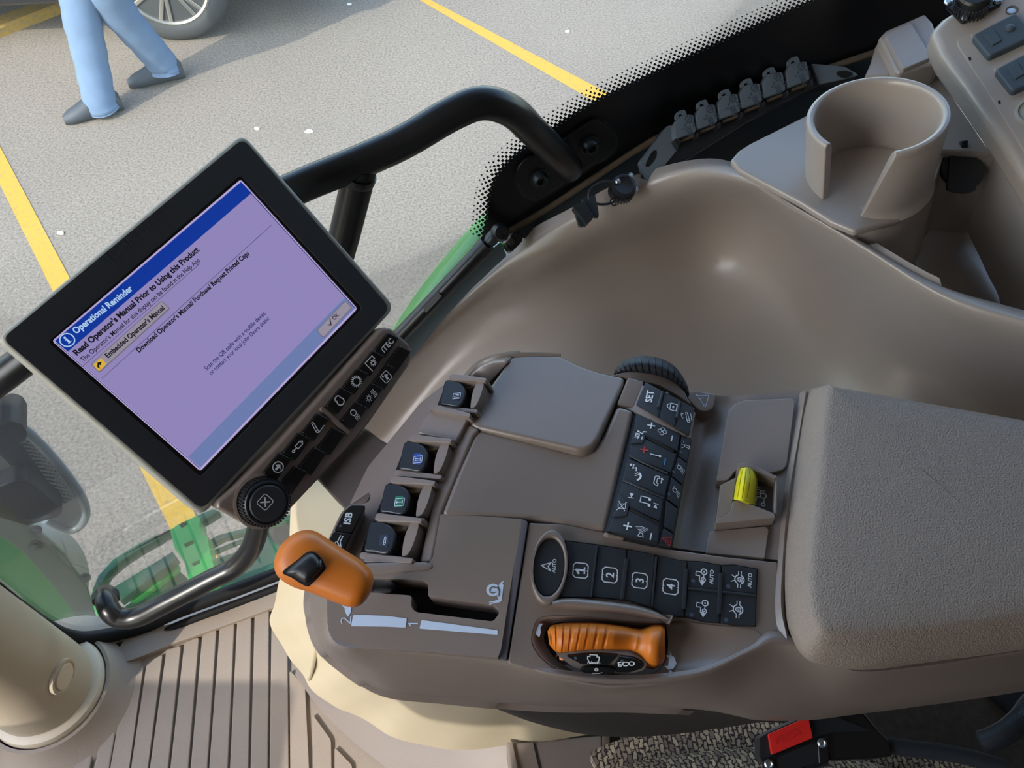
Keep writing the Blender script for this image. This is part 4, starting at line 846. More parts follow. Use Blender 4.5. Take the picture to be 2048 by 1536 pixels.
# four paddles in their slots, plus the blank between them
PADM = mat('paddle_black', (30, 33, 38), .3, bump=.05, bscale=900)
PADC = {'green': mat('paddle_green', (36, 112, 84), .4), 'blue': mat('paddle_blue', (40, 74, 158), .4), 'navy': mat('paddle_navy', (34, 46, 66), .4), 'black': MATS['paddle_black']}
def paddle(dx, dy, s, key, glyph, lab):
    ox, oy = 270, 975
    f = lambda L: c4([(ox + dx + (x - ox) * s, oy + dy + (y - oy) * s) for x, y in L])
    wl = extr('slot_wall', FSp, rp(f([(334, 962), (352, 932), (384, 924), (652, 958), (644, 990), (362, 978)]), 4), -.02, .010, BROWN, ar, bevel=.002, seg=2)
    extr('slot_wall', FSp, rp(f([(238, 1196), (258, 1176), (578, 1214), (572, 1246), (244, 1222)]), 4), -.02, .007, BROWN, ar, bevel=.002, seg=2)
    extr('slot_shade_plate', FSp, f([(330, 978), (640, 988), (578, 1216), (250, 1180)]), -.0096, -.0085, HOLE, ar)  # black plate on the panel, coloured as the shade in the slot
    p = extr('paddle', FSp, [tuple(v) for v in cloop([(x, y) for x, y in f([(306, 990), (340, 978), (400, 984), (448, 1010), (476, 1058), (470, 1120), (448, 1170), (400, 1190), (330, 1178), (272, 1166), (284, 1080)])], 4)], -.012, .009, PADM, ar, bevel=.005, seg=4, label=lab)
    extr('back_lip', FSp, [tuple(v) for v in cloop(f([(580, 986), (604, 972), (628, 984), (620, 1040), (592, 1126), (560, 1188), (526, 1204), (518, 1190), (530, 1100), (556, 1024)]), 4)], -.012, .008, BROWN, ar, bevel=.002)
    extr('pivot', FSp, f([(420, 1000), (500, 1010), (560, 1010), (540, 1040), (480, 1050), (440, 1040)]), -.01, .003, DUST, ar, bevel=.001)
    q = f([(378, 1064), (433, 1062), (432, 1128), (424, 1144), (366, 1134)])
    b = extr('colour_chip', FSp, rp(q, 3), .006, .0094, PADC[key], p, bevel=.0003)
    o_ = [tuple(Vector(v)) for v in rp(q, 3)]
    cx = sum(v[0] for v in q) / 5; cy = sum(v[1] for v in q) / 5
    if key != 'navy': icon([('l', [(-.4, -.5), (-.4, .5)], .07), ('l', [(-.3, .5), (.3, .5)], .07), ('l', [(.4, .5), (.4, -.5)], .07), ('l', [(.3, -.5), (-.3, -.5)], .07)], FSp, (cx, cy), (.15, -1), .0068 * s, PALE, p, h=.0098)
    icon(glyph, FSp, (cx, cy), (.15, -1), .0052 * s, PALE, p, h=.0098)
I1 = [('l', [(0, -.4), (0, .4)], .12), ('l', [(-.18, .4), (.18, .4)], .1), ('l', [(-.18, -.4), (.18, -.4)], .1)]
I2 = [('l', [(-.14, -.4), (-.14, .4)], .11), ('l', [(.14, -.4), (.14, .4)], .11), ('l', [(-.3, .4), (.3, .4)], .09), ('l', [(-.3, -.4), (.3, -.4)], .09)]
I4 = [('l', [(-.35, -.4), (-.35, .4)], .12), ('l', [(-.12, .4), (.12, -.4), (.36, .4)], .1)]
HC = [('c', -.32, 0, .14, .07), ('l', [(-.32, .15), (.4, .1)], .07), ('l', [(-.32, -.15), (.4, -.1)], .07), ('c', .4, 0, .1, .07, -90, 90)]
paddle(0, 0, 1.0, 'green', I1, 'black paddle with a green I chip'); paddle(130, -286, .96, 'blue', I2, 'black paddle with a blue II chip'); paddle(412, -704, .84, 'black', I4, 'black paddle marked IV'); paddle(-108, 258, 1.05, 'navy', HC, 'black paddle with a hitch lever symbol')
extr('slot_wall', FSp, rp(c4([(160, 1480), (180, 1455), (500, 1490), (490, 1522), (165, 1515)]), 3), -.02, .008, BROWN, ar, bevel=.002)
extr('slot_wall', FSp, rp(c4([(605, 480), (620, 452), (650, 440), (890, 500), (884, 528), (630, 474)]), 3), -.02, .010, BROWN, ar, bevel=.002)
extr('blank_cover', FSp, rp(c4([(622, 476), (700, 482), (880, 530), (790, 702), (700, 672), (522, 634), (560, 548)]), 6), -.014, .005, PANEL, ar, bevel=.005, seg=4, label='rounded blank between the blue and the IV paddle')
# ISB and hitch buttons in front of the paddles
IB = apl((700, 1040, -8), (690, 1080, -8), (730, 1015, -9))
extr('button_frame', IB, rp(c3([(620, 250), (680, 195), (790, 200), (640, 520), (520, 520), (530, 440)]), 8), -.02, .0, BROWN, ar, bevel=.002)
b1 = extr('button', IB, rp(c3([(640, 250), (690, 206), (790, 208), (690, 396), (575, 380)]), 4), -.002, .003, GLOSS, ar, bevel=.0006)
txt('ISB', IB, c3([(682, 338)])[0], c3([(700, 258)])[0], WHITE, b1, bold=.03, asp=.9, h=.0033)
b2 = extr('button', IB, rp(c3([(572, 386), (688, 400), (640, 505), (540, 440)]), 3), -.002, .003, GLOSS, ar, bevel=.0006)
icon([('l', [(-.4, -.2), (-.1, .1), (.5, .1)], .08), ('l', [(-.4, -.35), (0, -.1), (.5, -.1)], .08), ('c', -.3, 0, .25, .07, 40, 260), ('d', -.2, 0, .07)], IB, c3([(608, 452)])[0], (.4, -.8), .008, WHITE, b2, h=.0033)
lathe('led', IB.at(*c3([(617, 349)])[0], .003), IB.n, [(.0009, 0), (.0009, .0003), (0, .0003)], LED, ar, n=10)
# --- button panel on the near side
Bp = apl((1060, 1050, 11), (1516, 1137, 9), (1300, 1225, 5))
bpan = [(1058, 1045), (1130, 1048), (1205, 1062), (1240, 1078), (1340, 1098), (1440, 1112), (1556, 1124), (1562, 1200), (1566, 1285), (1500, 1310), (1400, 1354), (1300, 1372), (1210, 1376), (1120, 1360), (1016, 1326)]
OUTR = [(1066, 1284), (1070, 1256), (1085, 1236), (1140, 1233), (1200, 1237), (1260, 1243), (1320, 1245), (1370, 1244), (1430, 1252), (1490, 1258), (1510, 1272), (1500, 1296), (1470, 1318), (1410, 1340), (1340, 1356), (1260, 1366), (1180, 1362), (1116, 1338), (1082, 1312)]
INNR = [(1089, 1282), (1091, 1262), (1104, 1248), (1140, 1243), (1200, 1243), (1260, 1249), (1300, 1251), (1328, 1247), (1334, 1262), (1336, 1280), (1336, 1296), (1334, 1310), (1330, 1325), (1318, 1340), (1298, 1348), (1240, 1356), (1180, 1354), (1136, 1336), (1106, 1312)]
dial_hole = [tuple(v) for v in cloop(OUTR, 4)]
extr('button_panel', Bp, bpan, -.03, 0, BROWN, ar, bevel=.004, seg=3, holes=[dial_hole])
# hollow around the dial
def mxl(t): return [(a[0] + (b[0] - a[0]) * t, a[1] + (b[1] - a[1]) * t) for a, b in zip(OUTR, INNR)]
loft('dial_hollow', [[Bp.at(v.x, v.y, h) for v in cloop(mxl(t), 4)] for t, h in ((-.06, .0003), (.05, .0002), (.25, -.0012), (.55, -.0045), (.85, -.007), (1.0, -.0075), (1.02, -.024))], BROWN, ar, cap=False, ang=70)
def rim(name, pts, w0, h1, m, par, **k): return extr(name, Bp, pts, -.004, h1, m, par, **k)
ov = [(1099 + 37 * math.cos(a) - 5 * math.sin(a), 1133 + 74 * math.sin(a) + 0 * math.cos(a)) for a in [2 * math.pi * i / 48 for i in range(48)]]
oi = [(1098 + 31.5 * math.cos(a) - 4 * math.sin(a), 1133 + 59 * math.sin(a)) for a in [2 * math.pi * i / 48 for i in range(48)]]
pad = c6([(415, 190), (650, 220), (900, 260), (1100, 300), (1300, 345), (1450, 350), (1600, 378), (1700, 375), (1880, 408), (1862, 848), (1700, 840), (1590, 820), (1480, 815), (1350, 780), (1190, 765), (1060, 700), (900, 650), (640, 625), (380, 625), (360, 560)])
extr('pad_base', Bp, pad, -.004, .0008, GLOSS, ar)
extr('oval_bezel', Bp, ov, -.01, .0065, BROWN, ar, bevel=.002, seg=3, holes=[oi])
ob_ = extr('oval_button', Bp, oi, -.004, .0035, RUBB, ar, bevel=.001)
icon([('l', [(0, .5), (-.42, -.5), (0, -.2), (.42, -.5), (0, .5)], .1)], Bp, (1092, 1132), (.1, -1), .0062, WHITE, ob_, h=.0038)
txt('AUTO', Bp, c6([(342, 440)])[0], c6([(352, 335)])[0], WHITE, ob_, bold=.02, h=.0038)
def but(pts, bx=True): return extr('button', Bp, rp(c6(pts), 2), -.002, .0026, RUBB, ar, bevel=.0007)
B1 = but([(425, 200), (655, 228), (612, 622), (384, 620), (372, 570), (420, 520), (448, 400)])
B2 = but([(672, 230), (880, 262), (880, 330), (845, 640), (640, 620), (622, 615)])
B3 = but([(898, 264), (1100, 300), (1066, 698), (900, 648), (862, 640)])
B4 = but([(1126, 306), (1300, 350), (1340, 350), (1316, 772), (1194, 760), (1085, 706)])
B5 = but([(1352, 352), (1450, 356), (1596, 384), (1592, 572), (1350, 548)])
B6 = but([(1612, 384), (1700, 381), (1872, 412), (1866, 596), (1606, 574)])
B7 = but([(1348, 566), (1590, 588), (1586, 814), (1480, 808), (1350, 774), (1330, 770)])
B8 = but([(1606, 590), (1866, 614), (1860, 840), (1700, 834), (1600, 816)])
for a_, b_ in (((884, 330), (850, 640)), ((1338, 405), (1320, 715)), ((1600, 440), (1590, 750)), ((662, 228), (616, 622)), ((1112, 310), (1078, 700))):
    p, q = Vector(c6([a_])[0]), Vector(c6([b_])[0]); w_ = Vector((4.2, .3)) if a_[0] in (884, 1338, 1600) else Vector((2.2, .2))
    extr('ridge', Bp, rp([tuple(p - w_), tuple(p + w_), tuple(q + w_), tuple(q - w_)], 3), 0, .0042, RUBB, ar, bevel=.0008)
p, q = Vector(c6([(1345, 556)])[0]), Vector(c6([(1868, 608)])[0]); extr('ridge', Bp, [tuple(p + Vector((0, -3))), tuple(q + Vector((0, -3))), tuple(q + Vector((0, 3))), tuple(p + Vector((0, 3)))], 0, .0036, RUBB, ar, bevel=.0007)
BOX = [('l', [(-.5, -.34), (-.5, .34)], .07), ('l', [(-.5, .34), (-.34, .5)], .07), ('l', [(-.34, .5), (-.12, .5)], .07), ('l', [(.12, .5), (.34, .5), (.5, .34), (.5, -.34), (.34, -.5), (.12, -.5)], .07), ('l', [(-.12, -.5), (-.34, -.5), (-.5, -.34)], .07), ('p', [(-.1, .53), (.1, .53), (0, .4)]), ('p', [(-.1, -.53), (.1, -.53), (0, -.4)])]
for bt, s, c in ((B1, '1', (535, 420)), (B2, '2', (757, 455)), (B3, '3', (983, 497)), (B4, '4', (1218, 543))):
    icon(BOX, Bp, c6([c])[0], (.06, -1), .0094, WHITE, bt, h=.0029); icon([('t', s, 0, 0, .52)] if s != '1' else [('l', [(-.2, .12), (.02, .28), (.02, -.26)], .14), ('l', [(-.18, -.26), (.2, -.26)], .1)], Bp, c6([c])[0], (.06, -1), .0096, WHITE, bt, h=.0029, name='numeral')
# tractor and lock symbols
TRA = [('c', .5, .1, .17, .07), ('d', .5, .1, .05), ('c', -.12, .1, .12, .06), ('d', -.12, .1, .04), ('l', [(.5, -.1), (.66, -.1), (.66, .38)], .0), ('l', [(.55, .28), (.55, .5), (.3, .5), (.3, .2)], .0), ('l', [(.66, .32), (.66, .62), (.34, .62), (.2, .3), (-.1, .3), (-.12, .22)], .06), ('l', [(.34, .1), (0, .1)], .06), ('p', [(-.5, .0), (-.22, .2), (-.22, -.2)]), ('l', [(-.22, 0), (-.1, 0)], .07)]
TRA = [('c', .35, -.12, .19, .075), ('d', .35, -.12, .06), ('c', -.2, -.1, .14, .07), ('d', -.2, -.1, .05), ('l', [(.3, .1), (.3, .42), (.02, .42), (.02, .16), (-.3, .16), (-.34, .02)], .06), ('l', [(.15, -.12), (-.06, -.12)], .06), ('p', [(-.62, -.04), (-.36, .14), (-.36, -.2)]), ('l', [(-.38, -.04), (-.25, -.04)], .07)]
LOCK = [('c', 0, 0, .34, .08, 20, 160), ('c', 0, 0, .34, .08, 200, 340), ('l', [(-.62, .1), (-.36, .1)], .06), ('l', [(-.62, -.1), (-.36, -.1)], .06), ('l', [(.62, .1), (.36, .1)], .06), ('l', [(.62, -.1), (.36, -.1)], .06), ('l', [(-.12, .34), (-.25, .6)], .06), ('l', [(.12, .34), (.25, .6)], .06), ('l', [(-.15, -.18), (.15, -.18), (.15, .06), (-.15, .06), (-.15, -.18)], .06), ('c', 0, .08, .1, .06, 0, 180), ('l', [(-.05, -.06), (.05, -.06)], .08)]
icon(TRA, Bp, (1404, 1153), (.06, -1), .0092, WHITE, B5, h=.0029); icon(TRA, Bp, (1406, 1216), (.06, -1), .0092, WHITE, B7, h=.0029)
icon(LOCK, Bp, (1479, 1159), (.06, -1), .0084, WHITE, B6, h=.0029); icon(LOCK, Bp, (1476, 1219), (.06, -1), .0084, WHITE, B8, h=.0029)
txt('AUTO', Bp, c6([(1540, 527)])[0], c6([(1546, 418)])[0], WHITE, B5, bold=.02, h=.0029); txt('AUTO', Bp, c6([(1830, 553)])[0], c6([(1836, 444)])[0], WHITE, B6, bold=.02, h=.0029)
for c in ((1388, 500), (1655, 542), (1375, 757), (1640, 795)): lathe('led', Bp.at(*c6([c])[0], .0026), Bp.n, [(.0013, 0), (.0013, .0004), (0, .0004)], LED, ar, n=14)
# rib that guards the dial
rg = c6([(320, 650), (400, 632), (520, 632), (680, 648), (860, 668), (1000, 696), (1120, 736), (1222, 790)])
rl = c6([(318, 710), (400, 705), (520, 712), (680, 726), (860, 744), (1000, 764), (1120, 790), (1226, 806)])
patch('dial_guard', [[Bp.at(x, y, -.002) for x, y in rg], [Bp.at(x, y + 2, .007) for x, y in rg], [Bp.at(x * .4 + u * .6, y * .4 + v * .6, .0085) for (x, y), (u, v) in zip(rg, rl)], [Bp.at(x, y, .005) for x, y in rl], [Bp.at(x + 2, y + 8, -.008) for x, y in rl]], PANEL, ar, nu=4, nv=4, solid=.003)
icon([('p', [(-.45, -.3), (-.3, .1), (0, .25), (.3, .1), (.45, -.05), (.5, -.3), (.2, -.2), (-.1, -.3)]), ('p', [(.25, .1), (.2, .6), (.36, .6), (.4, .1)]), ('d', .42, .1, .14)], Bp, c6([(204, 870)])[0], (.25, -1), .0088, PALE, ar, h=-.0008, name='hare_mark')
icon([('p', [(-.4, -.15), (-.3, .12), (0, .26), (.3, .12), (.4, -.15)]), ('d', .5, .0, .1), ('p', [(-.35, -.15), (-.3, -.34), (-.18, -.15)]), ('p', [(.2, -.15), (.26, -.34), (.36, -.15)]), ('p', [(-.4, -.1), (-.6, -.2), (-.38, .0)])], Bp, (1343, 1325), (-.1, 1), .0115, PALE, ar, h=-.004, name='tortoise_mark')
# ------------------------------------------------------------------ orange throttle dial
th = thing('throttle_dial', 'orange ribbed throttle dial with a thumb tab and ECO buttons', 'dial', Bp.at(1210, 1320, -.01))
top = c6([(284, 880), (312, 838), (380, 822), (450, 816), (540, 814), (620, 814), (710, 820), (800, 830), (880, 842), (950, 857), (1000, 861), (1040, 848), (1090, 830), (1150, 828), (1176, 850)])
bot = c6([(300, 985), (330, 1022), (372, 1053), (430, 1050), (500, 1042), (580, 1036), (670, 1034), (760, 1036), (840, 1044), (910, 1056), (960, 1072), (1000, 1092), (1050, 1126), (1110, 1140), (1166, 1110)])
def mixp(a, b, t): return (a[0] + (b[0] - a[0]) * t, a[1] + (b[1] - a[1]) * t)
rows = []
lift = [4, 9, 13, 15, 16.5, 17, 17, 16.5, 15.5, 14, 13.5, 15, 18, 18, 14]
for t, k in ((0, -.25), (.06, .45), (.2, .95), (.5, 1.08), (.8, .88), (.95, .6), (1, .38)):
    rows.append([Bp.at(*mixp(a, b, t), (lift[i] * k - 2) / 1000) for i, (a, b) in enumerate(zip(top, bot))])
def grooves(P):
    U = len(P[0]) - 1; W = len(P) - 1; out = [[p.copy() for p in r] for r in P]
    us = [1.55, 2.45, 3.25, 4.0, 4.8, 5.6, 6.4]
    for j in range(W + 1):
        v = j / W
        if v < .20 or v > .90: continue
        for i in range(U + 1):
            u = 14 * i / U; d = min(abs(u - q) for q in us)
            if d < .07: out[j][i] = P[j][i] - Bp.n * .0014
            elif d < .12: out[j][i] = P[j][i] - Bp.n * .0007
            if 7.1 < u < 9.6: out[j][i] = out[j][i] - Bp.n * (.0022 * math.sin((u - 7.1) / 2.5 * math.pi) * math.sin((v - .2) / .7 * math.pi))
    return out
patch('grip', rows, ORANGE, th, nu=14, nv=5, solid=.004, fn=grooves, ang=50)
Fp = p3(Bp.at(1117, 1308, .006), Bp.at(1290, 1328, .006), Bp.at(1200, 1352, -.0035))
extr('tab_end', Bp, c6([(1050, 1126), (1110, 1140), (1166, 1112), (1178, 1080), (1180, 870), (1172, 852), (1120, 900)]), -.012, .004, ORANGE, th, bevel=.003)
face = c6([(345, 1050), (372, 1053), (430, 1048), (560, 1036), (670, 1033), (780, 1038), (900, 1052), (970, 1074), (1030, 1110), (1045, 1140), (1010, 1184), (900, 1212), (800, 1222), (690, 1226), (600, 1218), (520, 1180), (440, 1130), (380, 1085)])
extr('face', Fp, face, -.02, 0, mat('dial_face_grey', (112, 102, 96), .4), th, bevel=.0008)
fb1 = extr('button', Fp, rp(c6([(430, 1072), (560, 1058), (680, 1056), (820, 1066), (740, 1142), (540, 1132), (490, 1104)]), 2), 0, .0018, GLOSS, th, bevel=.0005)
fb2 = extr('button', Fp, rp(c6([(836, 1074), (940, 1090), (1000, 1122), (1004, 1166), (900, 1198), (810, 1196), (780, 1152)]), 3), 0, .0018, GLOSS, th, bevel=.0005)
fb3 = extr('button', Fp, cloop(c6([(535, 1180), (570, 1162), (670, 1156), (770, 1164), (800, 1184), (780, 1204), (670, 1218), (570, 1206)]), 3), 0, .003, GLOSS, th, bevel=.001)
ENG = [('l', [(-.5, .05), (-.5, .3), (-.3, .3)], .09), ('l', [(-.3, .3), (-.3, .5), (.3, .5), (.3, .3), (.5, .3), (.5, .0), (.3, -.4), (-.3, -.4), (-.5, .05)], .09)]
icon(ENG, Fp, c6([(632, 1097)])[0], (1, .06), .0068, WHITE, fb1, h=.0021); txt('n/min', Fp, c6([(588, 1128)])[0], c6([(684, 1130)])[0], WHITE, fb1, bold=.02, h=.0021, asp=.8)
txt('ECO', Fp, c6([(820, 1150)])[0], c6([(950, 1142)])[0], WHITE, fb2, bold=.03, h=.0021, asp=.9)
icon([('c', 0, .2, .2, .08), ('l', [(-.5, -.35), (.3, -.35), (.7, -.2)], .08), ('t', 'm', 0, .2, .2)], Fp, c6([(655, 1184)])[0], (1, .02), .005, WHITE, fb3, h=.0033)
for c in ((497, 1084), (850, 1104)): lathe('led', Fp.at(*c6([c])[0], .0018), Fp.n, [(.001, 0), (.001, .0003), (0, .0003)], LED, th, n=10)
# ------------------------------------------------------------------ orange drive lever
lv = thing('drive_lever', 'orange drive lever with a black thumb roller at the front of the armrest', 'lever', Tp.at(745, 1170, -.01))
LV = Plane(dep(650, 1140, .43), (Vector((0, 0, 1)) * .55 + (CAM - dep(650, 1140, .43)).normalized() + Vector((-.25, -.1, 0))))
lo_ = [Vector(v) for v in cloop([(548, 1131), (551, 1112), (564, 1087), (588, 1067), (611, 1060), (632, 1063), (655, 1077), (690, 1100), (722, 1121), (740, 1138), (747, 1156), (744, 1178), (735, 1196), (722, 1210), (705, 1215), (687, 1211), (650, 1197), (617, 1184), (588, 1175), (564, 1161), (552, 1147)], 4)]
sa, sb = Vector((604, 1120)), Vector((706, 1166)); sd2 = sb - sa
def med(p): t = max(0, min(1, (p - sa).dot(sd2) / sd2.dot(sd2))); return sa + sd2 * t
def lring(k, h): return [LV.at(*(med(p) + (p - med(p)) * k), h) for p in lo_]
prf = [(1, 0), (.988, .005), (.95, .0095), (.87, .0130), (.74, .0152), (.55, .0164), (.3, .0170), (.03, .0172)]
gk = loft('grip', [lring(k, -h * .9) for k, h in reversed(prf[1:])] + [lring(k, h) for k, h in prf], ORANGE, lv, ang=80)
DOR = mat('dark_orange', (120, 62, 18), .6)
tube('parting_line', [LV.at(x, y, h) for x, y, h in ((738, 1138, .003), (735, 1150, .0115), (727, 1163, .0146), (716, 1184, .0146), (704, 1200, .0118), (692, 1211, .003))], .0004, DOR, gk, n=6)
tube('parting_line', [LV.at(x, y, h) for x, y, h in ((596, 1092, .0125), (640, 1086, .0125), (680, 1108, .0125), (716, 1130, .0115))], .0003, DOR, gk, n=6)
RO = LV.off(.0160)
ropen = c3([(222, 672), (240, 640), (320, 580), (380, 530), (430, 522), (480, 560), (508, 610), (508, 650), (400, 752), (350, 744), (280, 700)])
extr('roller_shade_plate', RO, [tuple(v) for v in cloop(ropen, 3)], -.006, .0018, HOLE, lv, bevel=.0004)  # black plate on the grip, shade of the roller opening put into its colour
rol = c3([(246, 664), (330, 586), (385, 542), (428, 534), (468, 566), (494, 614), (494, 646), (400, 732), (352, 726), (296, 690)])
rm = Vector((sum(p[0] for p in rol) / 10, sum(p[1] for p in rol) / 10)); rl_ = [Vector(v) for v in cloop(rol, 3)]
loft('roller', [[RO.at(*(rm + (p - rm) * k), h) for p in rl_] for k, h in ((1, 0), (1, .0022), (.94, .0042), (.80, .0056), (.55, .0066), (.25, .007), (.03, .0071))], BLACK, lv, ang=60)
for k in range(8):
    t = k / 7; a_ = mixp((372, 574), (480, 584), t); b_ = mixp((352, 716), (486, 638), t)
    A_, B_ = c3([a_])[0], c3([b_])[0]; hh = .0052 - .0018 * abs(t - .35)
    tube('roller_rib', [RO.at(*A_, hh - .0012), RO.at(*mixp(A_, B_, .5), hh + .0014), RO.at(*B_, hh - .0012)], .0007, BLACK, lv, n=6, smooth_n=3)
tube('stem', [LV.at(716, 1168, -.004), LV.at(742, 1172, -.008), Tp.at(785, 1174, -.014)], .0036, BLACK, lv, n=12)
extr('brush', Tp.off(-.018), c3([(640, 690), (1225, 710), (1225, 820), (1720, 880), (1720, 1010), (1080, 945), (1080, 830), (640, 800)]), -.002, 0, HOLE, ar, label='dark brush seal in the lever slot')
# ------------------------------------------------------------------ keypads on the raised rear-facing bank
KA = (AP(1372, 800, 6) - AP(1318, 1085, 6)).normalized()
Kc = Cyl(AP(1296, 950, -46), KA, .064)
kb_ = thing('keypad', 'black backlit keypad bank with climate, phone and light keys on the armrest', 'keypad', AP(1300, 950, -10))
slabpx('frame', Kc, c5([(285, 500), (742, 715), (600, 1500), (92, 1378)]), 8, 8, -.02, -.0012, mat('keypad_bed', (24, 27, 31), .5), kb_, bevel=.001)
def key(q, nx=3): return slabpx('key', Kc, c5(q), nx, 3, -.003, .0012, RUBB, kb_, bevel=.0007)
kd_ = (.22, -1); k2t_n = k4t_n = ''
def ksym(spec, c, size, k, m=None, ysc=1.0): return icon(spec, Kc, c5([c])[0], kd_, size * .78, m or WHITE, k, h=.0026 if k.name in (k2t_n, k4t_n) else .0017, ysc=ysc)
PLUS = [('l', [(-.5, 0), (.5, 0)], .2), ('l', [(0, -.5), (0, .5)], .2)]; MINUS = [('l', [(-.5, 0), (.5, 0)], .2)]
FAN = [('c', .26, .0, .2, .06), ('c', -.26, 0, .2, .06), ('c', 0, .26, .2, .06), ('c', 0, -.26, .2, .06), ('d', 0, 0, .07)]
k1 = key([(335, 520), (656, 668), (632, 806), (316, 652)]); ksym(PLUS, (443, 618), .0062, k1); ksym(FAN, (522, 660), .0085, k1); ksym(MINUS, (592, 710), .0052, k1)
k2 = key([(312, 668), (626, 822), (585, 962), (280, 838)]); ksym(PLUS, (392, 793), .0062, k2, REDP); ksym([('l', [(0, -.4), (0, .5)], .1), ('d', 0, -.42, .13)], (475, 832), .0088, k2); ksym(MINUS, (541, 880), .0058, k2, BLUEP)
k2t = slabpx('key', Kc, c5([(312, 652), (404, 690), (386, 742), (292, 748)]), 2, 2, -.003, .0021, RUBB, kb_); k2t_n = k2t.name
ksym([('l', [(-.3, -.35), (.3, -.35), (.35, .1), (-.35, .1), (-.3, -.35)], .07), ('l', [(-.12, -.35), (-.12, .1)], .05), ('l', [(.12, -.35), (.12, .1)], .05), ('c', 0, -.12, .16, .05)], (335, 690), .0074, k2t); ksym([('d', .35, .3, .12), ('l', [(.3, .15), (.1, -.15), (.4, -.2), (.4, -.5)], .1), ('l', [(-.5, .2), (-.25, .2)], .08), ('l', [(-.5, -.2), (-.25, -.2)], .08)], (366, 684), .009, k2t)
k3 = key([(274, 850), (574, 982), (540, 1134), (236, 1004)])
ksym([('d', .45, .45, .09), ('l', [(.5, .25), (.2, .28), (.3, .05), (.05, .02)], .07), ('c', .0, .1, .2, .05, 190, 260), ('c', .0, .1, .34, .05, 190, 260), ('c', -.35, -.05, .3, .13, 200, 330)], (335, 950), .013, k3)
ksym([('l', [(-.4, .15), (-.3, .32), (.3, .32), (.4, .15), (.4, 0), (.22, 0), (.2, .12), (-.2, .12), (-.22, 0), (-.4, 0), (-.4, .15)], .07), ('l', [(-.1, -.2), (.2, -.2)], .08), ('p', [(.2, -.34), (.2, -.06), (.4, -.2)])], (496, 1020), .0115, k3)
k4 = key([(232, 1018), (532, 1146), (504, 1312), (204, 1172)]); ksym([('l', [(-.35, -.45), (-.35, .45)], .12), ('p', [(.4, -.4), (.4, .4), (-.3, 0)])], (300, 1125), .0058, k4, ysc=.8); ksym([('d', -.3, -.35, .13), ('d', .25, -.3, .13), ('l', [(-.18, -.35), (-.18, .45), (.38, .45), (.38, -.3)], .08)], (402, 1165), .010, k4); ksym([('l', [(.35, -.45), (.35, .45)], .12), ('p', [(-.4, -.4), (-.4, .4), (.3, 0)])], (474, 1198), .0056, k4, ysc=.8)
k4t = slabpx('key', Kc, c5([(206, 1108), (284, 1186), (266, 1270), (164, 1280)]), 2, 2, -.003, .0021, RUBB, kb_); k4t_n = k4t.name
ksym([('l', [(-.5, .4), (.5, -.4)], .06), ('l', [(-.5, -.4), (.5, .4)], .06), ('l', [(-.2, -.4), (.3, -.3), (.2, .4), (-.3, .3), (-.2, -.4)], .06)], (230, 1200), .0085, k4t)
k5 = key([(198, 1190), (502, 1330), (494, 1464), (128, 1376)]); ksym(PLUS, (272, 1345), .0062, k5); ksym([('l', [(-.5, .1), (-.5, -.3), (-.1, -.2), (-.1, -.0), (-.5, .1)], .06), ('c', -.2, -.1, .3, .05, -40, 40), ('c', -.2, -.1, .45, .05, -40, 40), ('c', -.2, -.1, .6, .05, -40, 40), ('c', -.2, -.1, .75, .05, -40, 40)], (362, 1385), .0085, k5, ysc=1.3); ksym(MINUS, (440, 1420), .0056, k5)
r1 = key([(664, 682), (734, 722), (704, 884), (646, 832)], 2); ksym([('l', [(-.25, -.5), (.25, -.5)], .08), ('l', [(-.15, -.45), (-.12, .1), (.12, .1), (.15, -.45)], .08), ('l', [(-.3, .2), (-.5, .4)], .06), ('l', [(.3, .2), (.5, .4)], .06), ('l', [(0, .25), (0, .5)], .06)], (690, 765), .0075, r1)
WL = [('c', .2, .15, .22, .07), ('l', [(-.1, -.1), (-.4, -.35)], .06), ('l', [(.05, -.15), (-.2, -.45)], .06), ('l', [(.2, -.15), (.05, -.5)], .06), ('l', [(.45, .3), (.6, .3)], .06)]
r2 = key([(640, 842), (702, 892), (672, 1046), (594, 976)], 2); ksym(WL, (652, 935), .0085, r2)
r3 = key([(590, 988), (668, 1056), (640, 1210), (558, 1142)], 2); ksym(WL, (620, 1103), .0085, r3)
r4 = key([(552, 1154), (636, 1222), (608, 1392), (536, 1346)], 2)
r5 = key([(532, 1358), (604, 1402), (592, 1490), (506, 1464)], 2); ksym([('l', [(-.5, -.4), (.5, -.4), (0, .5), (-.5, -.4)], .07), ('l', [(-.2, -.24), (.2, -.24), (0, .14), (-.2, -.24)], .05)], (555, 1446), .0085, r5, REDP)
for a_, b_ in (((408, 700), (604, 806)), ((286, 1222), (496, 1326))):
    A_, B_ = c5([a_])[0], c5([b_])[0]; tube('slot', [Kc.at(*mixp(A_, B_, t), .0008) for t in (0, .5, 1)], .0011, HOLE, kb_, n=6, smooth_n=3)
for a_, b_ in (((284, 838), (562, 968)), ((240, 1012), (534, 1142))):
    A_, B_ = c5([a_])[0], c5([b_])[0]; tube('ridge', [Kc.at(*mixp(A_, B_, t), .0012) for t in (0, .5, 1)], .0008, RUBB, kb_, n=6, smooth_n=3)
